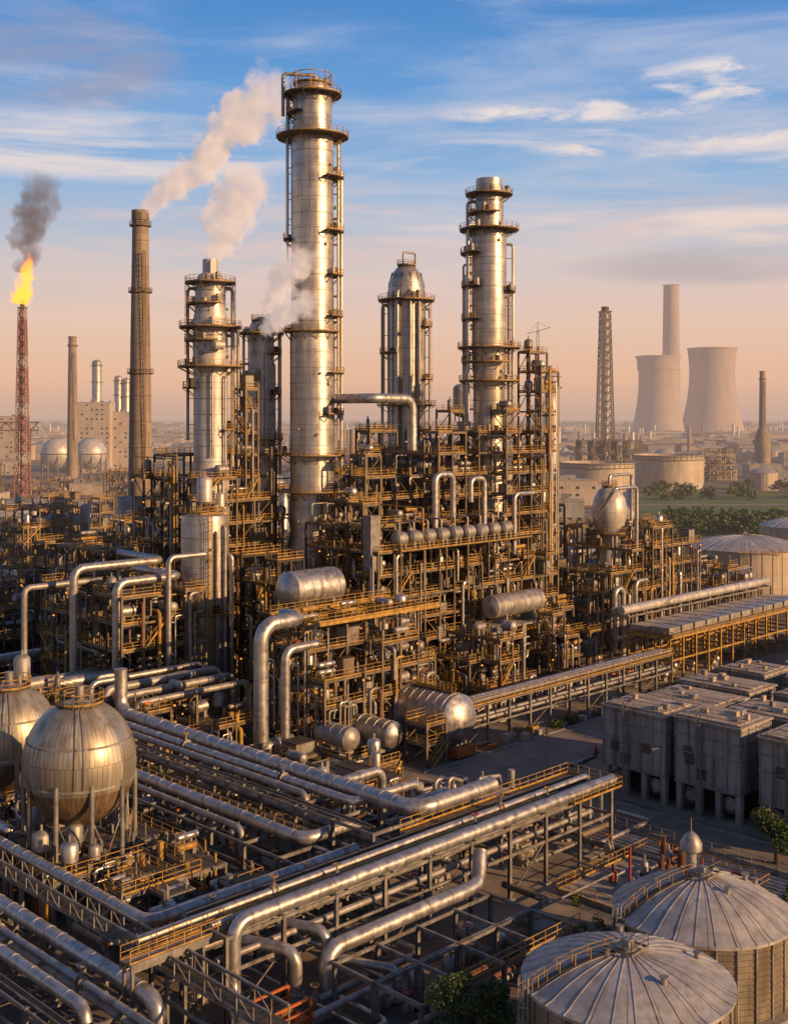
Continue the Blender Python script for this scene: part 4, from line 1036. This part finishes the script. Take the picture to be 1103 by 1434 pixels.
# ------------------------------------------------------------------ smoke plumes and flame (volumes)
def plume(name,p0,p1,r0,r1,dens,col,emis=(0,0,0),es=0,nscale=1.0,aniso=-.3,flame=False,seed=0,pw=.75,thr=.15):
    p0=Vector(p0);p1=Vector(p1);d=p1-p0;L=d.length; n=18
    b=M(name,(0,0),False); b.rev((0,0,0),[(.01,0),(r0*2.0,0),(r0+(r1-r0)*.5+r0*1.3,L*.3),(r1*1.75,L*.75),(r1*1.75,L),(.01,L)],WPNT,n)
    ob=b.done(); ob.location=p0; ob.rotation_mode='QUATERNION'; ob.rotation_quaternion=d.to_track_quat('Z','Y')
    m=bpy.data.materials.new(name); m.use_nodes=True; nt=m.node_tree; nt.nodes.clear(); Lk=nt.links.new
    def mm(op,a,c=None,cl=False):
        q=nt.nodes.new('ShaderNodeMath'); q.operation=op; q.use_clamp=cl
        for i,x in enumerate((a,c)):
            if x is None: continue
            if isinstance(x,(int,float)): q.inputs[i].default_value=x
            else: Lk(x,q.inputs[i])
        return q.outputs[0]
    tc=nt.nodes.new('ShaderNodeTexCoord'); sp=nt.nodes.new('ShaderNodeSeparateXYZ'); Lk(tc.outputs['Object'],sp.inputs[0])
    t=mm('DIVIDE',sp.outputs[2],L)
    rad=mm('ADD',mm('MULTIPLY',mm('POWER',mm('MAXIMUM',t,0.0),pw),r1-r0),r0)
    if flame: rad=mm('MULTIPLY',rad,mm('SUBTRACT',1.08,t))
    w=nt.nodes.new('ShaderNodeTexNoise'); w.inputs['Scale'].default_value=.45/r1; w.inputs['Detail'].default_value=1
    mpv=nt.nodes.new('ShaderNodeMapping'); mpv.inputs['Location'].default_value=(seed*13.1,seed*7.7,seed*3.3); Lk(tc.outputs['Object'],mpv.inputs[0]); Lk(mpv.outputs[0],w.inputs['Vector'])
    sc=nt.nodes.new('ShaderNodeSeparateColor'); Lk(w.outputs['Color'],sc.inputs[0])
    ox=mm('MULTIPLY',mm('SUBTRACT',sc.outputs[0],.5),mm('MULTIPLY',rad,1.8)); oy=mm('MULTIPLY',mm('SUBTRACT',sc.outputs[1],.5),mm('MULTIPLY',rad,1.8))
    x=mm('ADD',sp.outputs[0],ox);y=mm('ADD',sp.outputs[1],oy)
    dist=mm('SQRT',mm('ADD',mm('MULTIPLY',x,x),mm('MULTIPLY',y,y)))
    dn=mm('DIVIDE',dist,rad)
    nz=nt.nodes.new('ShaderNodeTexNoise'); nz.inputs['Scale'].default_value=nscale/r1*1.7; nz.inputs['Detail'].default_value=6; nz.inputs['Roughness'].default_value=.6; Lk(mpv.outputs[0],nz.inputs['Vector'])
    e=mm('SUBTRACT',mm('MULTIPLY',mm('SUBTRACT',nz.outputs[0],thr),3.0),dn)
    e=mm('MULTIPLY',e,2.4,True)
    fade=mm('MULTIPLY',mm('SUBTRACT',1.0,t),2.6,True)
    de=mm('MULTIPLY',mm('MULTIPLY',e,fade),dens)
    v=nt.nodes.new('ShaderNodeVolumePrincipled'); v.inputs['Color'].default_value=(*col,1); v.inputs['Anisotropy'].default_value=aniso
    Lk(de,v.inputs['Density'])
    if es>0:
        v.inputs['Emission Color'].default_value=(*emis,1); Lk(mm('MULTIPLY',de,es),v.inputs['Emission Strength'])
    o=nt.nodes.new('ShaderNodeOutputMaterial'); Lk(v.outputs[0],o.inputs['Volume'])
    ob.data.materials.clear(); ob.data.materials.append(m)
ST=(.98,.96,.95); SE=(.68,.53,.48)  # SE: glow added to the steam, standing in for multiply scattered light
plume('steam_plume',(-68.8,320,104),(-28,318,141),1.9,7.8,.5,ST,SE,.48,seed=1,pw=.7,thr=.17)
plume('steam_plume',(-35,225,78.5),(-27.8,224,98),1.4,5.2,.7,ST,SE,.48,seed=2,pw=.6,thr=.17)
plume('steam_plume',(-24.5,224,70),(-16,216,81),1.0,3.0,.8,ST,SE,.48,seed=3,pw=.5,thr=.17)
plume('steam_plume',(-25,221,65.5),(-14.5,216,72),1.0,3.0,.8,ST,SE,.48,seed=9,pw=.5,thr=.17)
plume('flare_smoke',(-189,600,122),(-180,600,174),3.2,12,.15,(.28,.24,.24),(.2,.16,.16),.33,seed=5,thr=.17)  # smoke also gets an added grey glow for scattered light
plume('flare_flame',(-189.5,600,106),(-185,600,134),3.6,7.0,.45,(.3,.1,.02),(1,.30,.035),2.6,flame=True,seed=6,nscale=1.4)
# ------------------------------------------------------------------ world
w=bpy.data.worlds.new("World"); scene.world=w; w.use_nodes=True; nt=w.node_tree; nt.nodes.clear(); L=nt.links.new
def N(t): return nt.nodes.new(t)
def mm(op,a,c=None,cl=False):
    q=N('ShaderNodeMath'); q.operation=op; q.use_clamp=cl
    for i,x in enumerate((a,c)):
        if x is None: continue
        if isinstance(x,(int,float)): q.inputs[i].default_value=x
        else: L(x,q.inputs[i])
    return q.outputs[0]
SUN_EL=17
sky=N('ShaderNodeTexSky'); sky.sky_type='NISHITA'; sky.sun_disc=False; sky.sun_elevation=D(SUN_EL); sky.sun_rotation=D(118); sky.altitude=50
tc=N('ShaderNodeTexCoord'); sp=N('ShaderNodeSeparateXYZ'); L(tc.outputs['Generated'],sp.inputs[0])
rp=N('ShaderNodeValToRGB'); cr=rp.color_ramp
stops=[(0,(.62,.41,.33)),(.03,(.82,.49,.33)),(.075,(.82,.56,.43)),(.125,(.60,.56,.58)),(.19,(.31,.48,.72)),(.27,(.13,.34,.69)),(.33,(.08,.26,.62)),(.5,(.035,.12,.34)),(1,(.02,.06,.20))]
while len(cr.elements)<len(stops): cr.elements.new(.5)
for e,(p,c) in zip(cr.elements,stops): e.position=p; e.color=(*c,1)
L(sp.outputs[2],rp.inputs[0])
def cloud(scale,st,lo,hi,det,loc,dist=.4):
    mp=N('ShaderNodeMapping'); mp.inputs['Scale'].default_value=st; mp.inputs['Location'].default_value=loc; L(tc.outputs['Generated'],mp.inputs[0])
    n=N('ShaderNodeTexNoise'); n.inputs['Scale'].default_value=scale; n.inputs['Detail'].default_value=det; n.inputs['Roughness'].default_value=.6; n.inputs['Distortion'].default_value=dist
    L(mp.outputs[0],n.inputs['Vector'])
    r=N('ShaderNodeMapRange'); r.interpolation_type='SMOOTHSTEP'; r.inputs['From Min'].default_value=lo; r.inputs['From Max'].default_value=hi; L(n.outputs[0],r.inputs[0]); return r.outputs[0]
cA=cloud(2.6,(1,1,8),.45,.72,10,(3.1,0,.4))
cB=cloud(17,(1,1,3.2),.45,.64,12,(.3,2,.9),.3)
cC=cloud(3.4,(1,1,9),.42,.62,10,(7,1,3))
cD=cloud(4.5,(1,1,10),.42,.66,10,(2,9,5))
def blob(dx,dz,rx,rz):
    a=mm('DIVIDE',mm('SUBTRACT',sp.outputs[0],dx),rx); c=mm('DIVIDE',mm('SUBTRACT',sp.outputs[2],dz),rz)
    return mm('MULTIPLY',mm('SUBTRACT',1.0,mm('ADD',mm('MULTIPLY',a,a),mm('MULTIPLY',c,c))),1.6,True)
cc=N('ShaderNodeValToRGB'); cr=cc.color_ramp
st=[(0,(.70,.42,.32)),(.08,(.94,.58,.42)),(.16,(.92,.73,.64)),(.33,(.84,.80,.82))]
while len(cr.elements)<len(st): cr.elements.new(.5)
for e,(p,c) in zip(cr.elements,st): e.position=p; e.color=(*c,1)
L(sp.outputs[2],cc.inputs[0])
def mix(f,a,c):
    m=N('ShaderNodeMixRGB'); L(f,m.inputs[0]); 
    for i,x in ((1,a),(2,c)):
        if isinstance(x,tuple): m.inputs[i].default_value=(*x,1)
        else: L(x,m.inputs[i])
    return m.outputs[0]
mx=lambda a,b:mm('MAXIMUM',a,b)
base=rp.outputs[0]
x1=mix(mm('MULTIPLY',cA,.40),base,cc.outputs[0])
x1=mix(mm('MULTIPLY',mm('MULTIPLY',cD,blob(0,.13,.6,.07)),.5),x1,(.86,.58,.50))
x2=mix(mm('MULTIPLY',mm('MULTIPLY',cC,mx(blob(.20,.205,.28,.035),mx(blob(-.24,.215,.22,.03),blob(.22,.15,.25,.02)))),.8),x1,cc.outputs[0])
x2=mix(mm('MULTIPLY',mm('MULTIPLY',cB,mx(blob(.275,.264,.10,.020),mx(blob(.15,.246,.12,.010),blob(.22,.218,.12,.010)))),.95),x2,cc.outputs[0])
dk=cloud(4,(1,1,4),.30,.62,9,(1,5,2))
x3=mix(mm('MULTIPLY',mm('MULTIPLY',blob(-.28,.28,.12,.042),dk),.75),x2,(.40,.35,.42))
x3=mix(mm('MULTIPLY',mm('MULTIPLY',blob(-.27,.255,.10,.02),cB),.3),x3,(.72,.56,.55))
x4=mix(mm('MULTIPLY',mm('MULTIPLY',blob(.28,.122,.15,.018),dk),.55),x3,(.44,.37,.40))
bk=N('ShaderNodeMapRange'); bk.interpolation_type='SMOOTHSTEP'; bk.inputs['From Min'].default_value=-.4; bk.inputs['From Max'].default_value=.5; bk.inputs['To Min'].default_value=.62; bk.inputs['To Max'].default_value=1; L(sp.outputs[1],bk.inputs[0])
sc=N('ShaderNodeVectorMath'); sc.operation='SCALE'; L(x4,sc.inputs[0]); L(mm('MULTIPLY',bk.outputs[0],10.0),sc.inputs['Scale'])
fm=N('ShaderNodeMixRGB'); fm.inputs[0].default_value=.93; L(sky.outputs[0],fm.inputs[1]); L(sc.outputs[0],fm.inputs[2])
bg=N('ShaderNodeBackground'); bg.inputs[1].default_value=.1; L(fm.outputs[0],bg.inputs[0])
o=N('ShaderNodeOutputWorld'); L(bg.outputs[0],o.inputs[0])
sd=bpy.data.lights.new('sun','SUN'); sd.energy=5.0; sd.angle=D(.6); sd.color=(1,.60,.28); so=bpy.data.objects.new('sun',sd); scene.collection.objects.link(so)
el=D(SUN_EL); az=D(118); dv=Vector((math.sin(az)*math.cos(el),math.cos(az)*math.cos(el),math.sin(el)))
so.rotation_mode='QUATERNION'; so.rotation_quaternion=dv.to_track_quat('Z','Y'); so.location=dv*300
cd=bpy.data.cameras.new('camera'); co=bpy.data.objects.new('camera',cd); scene.collection.objects.link(co); scene.camera=co
co.location=(0,0,50); co.rotation_euler=(PI/2,0,0); cd.sensor_width=36; cd.lens=36*1650/1434; cd.shift_y=-137/1434; cd.clip_end=40000; cd.clip_start=.5
scene.view_settings.view_transform='Standard'; scene.view_settings.look='None'; scene.view_settings.exposure=0
print('objects',len(bpy.data.objects),'polys',sum(len(o.data.polygons) for o in bpy.data.objects if o.type=='MESH'))
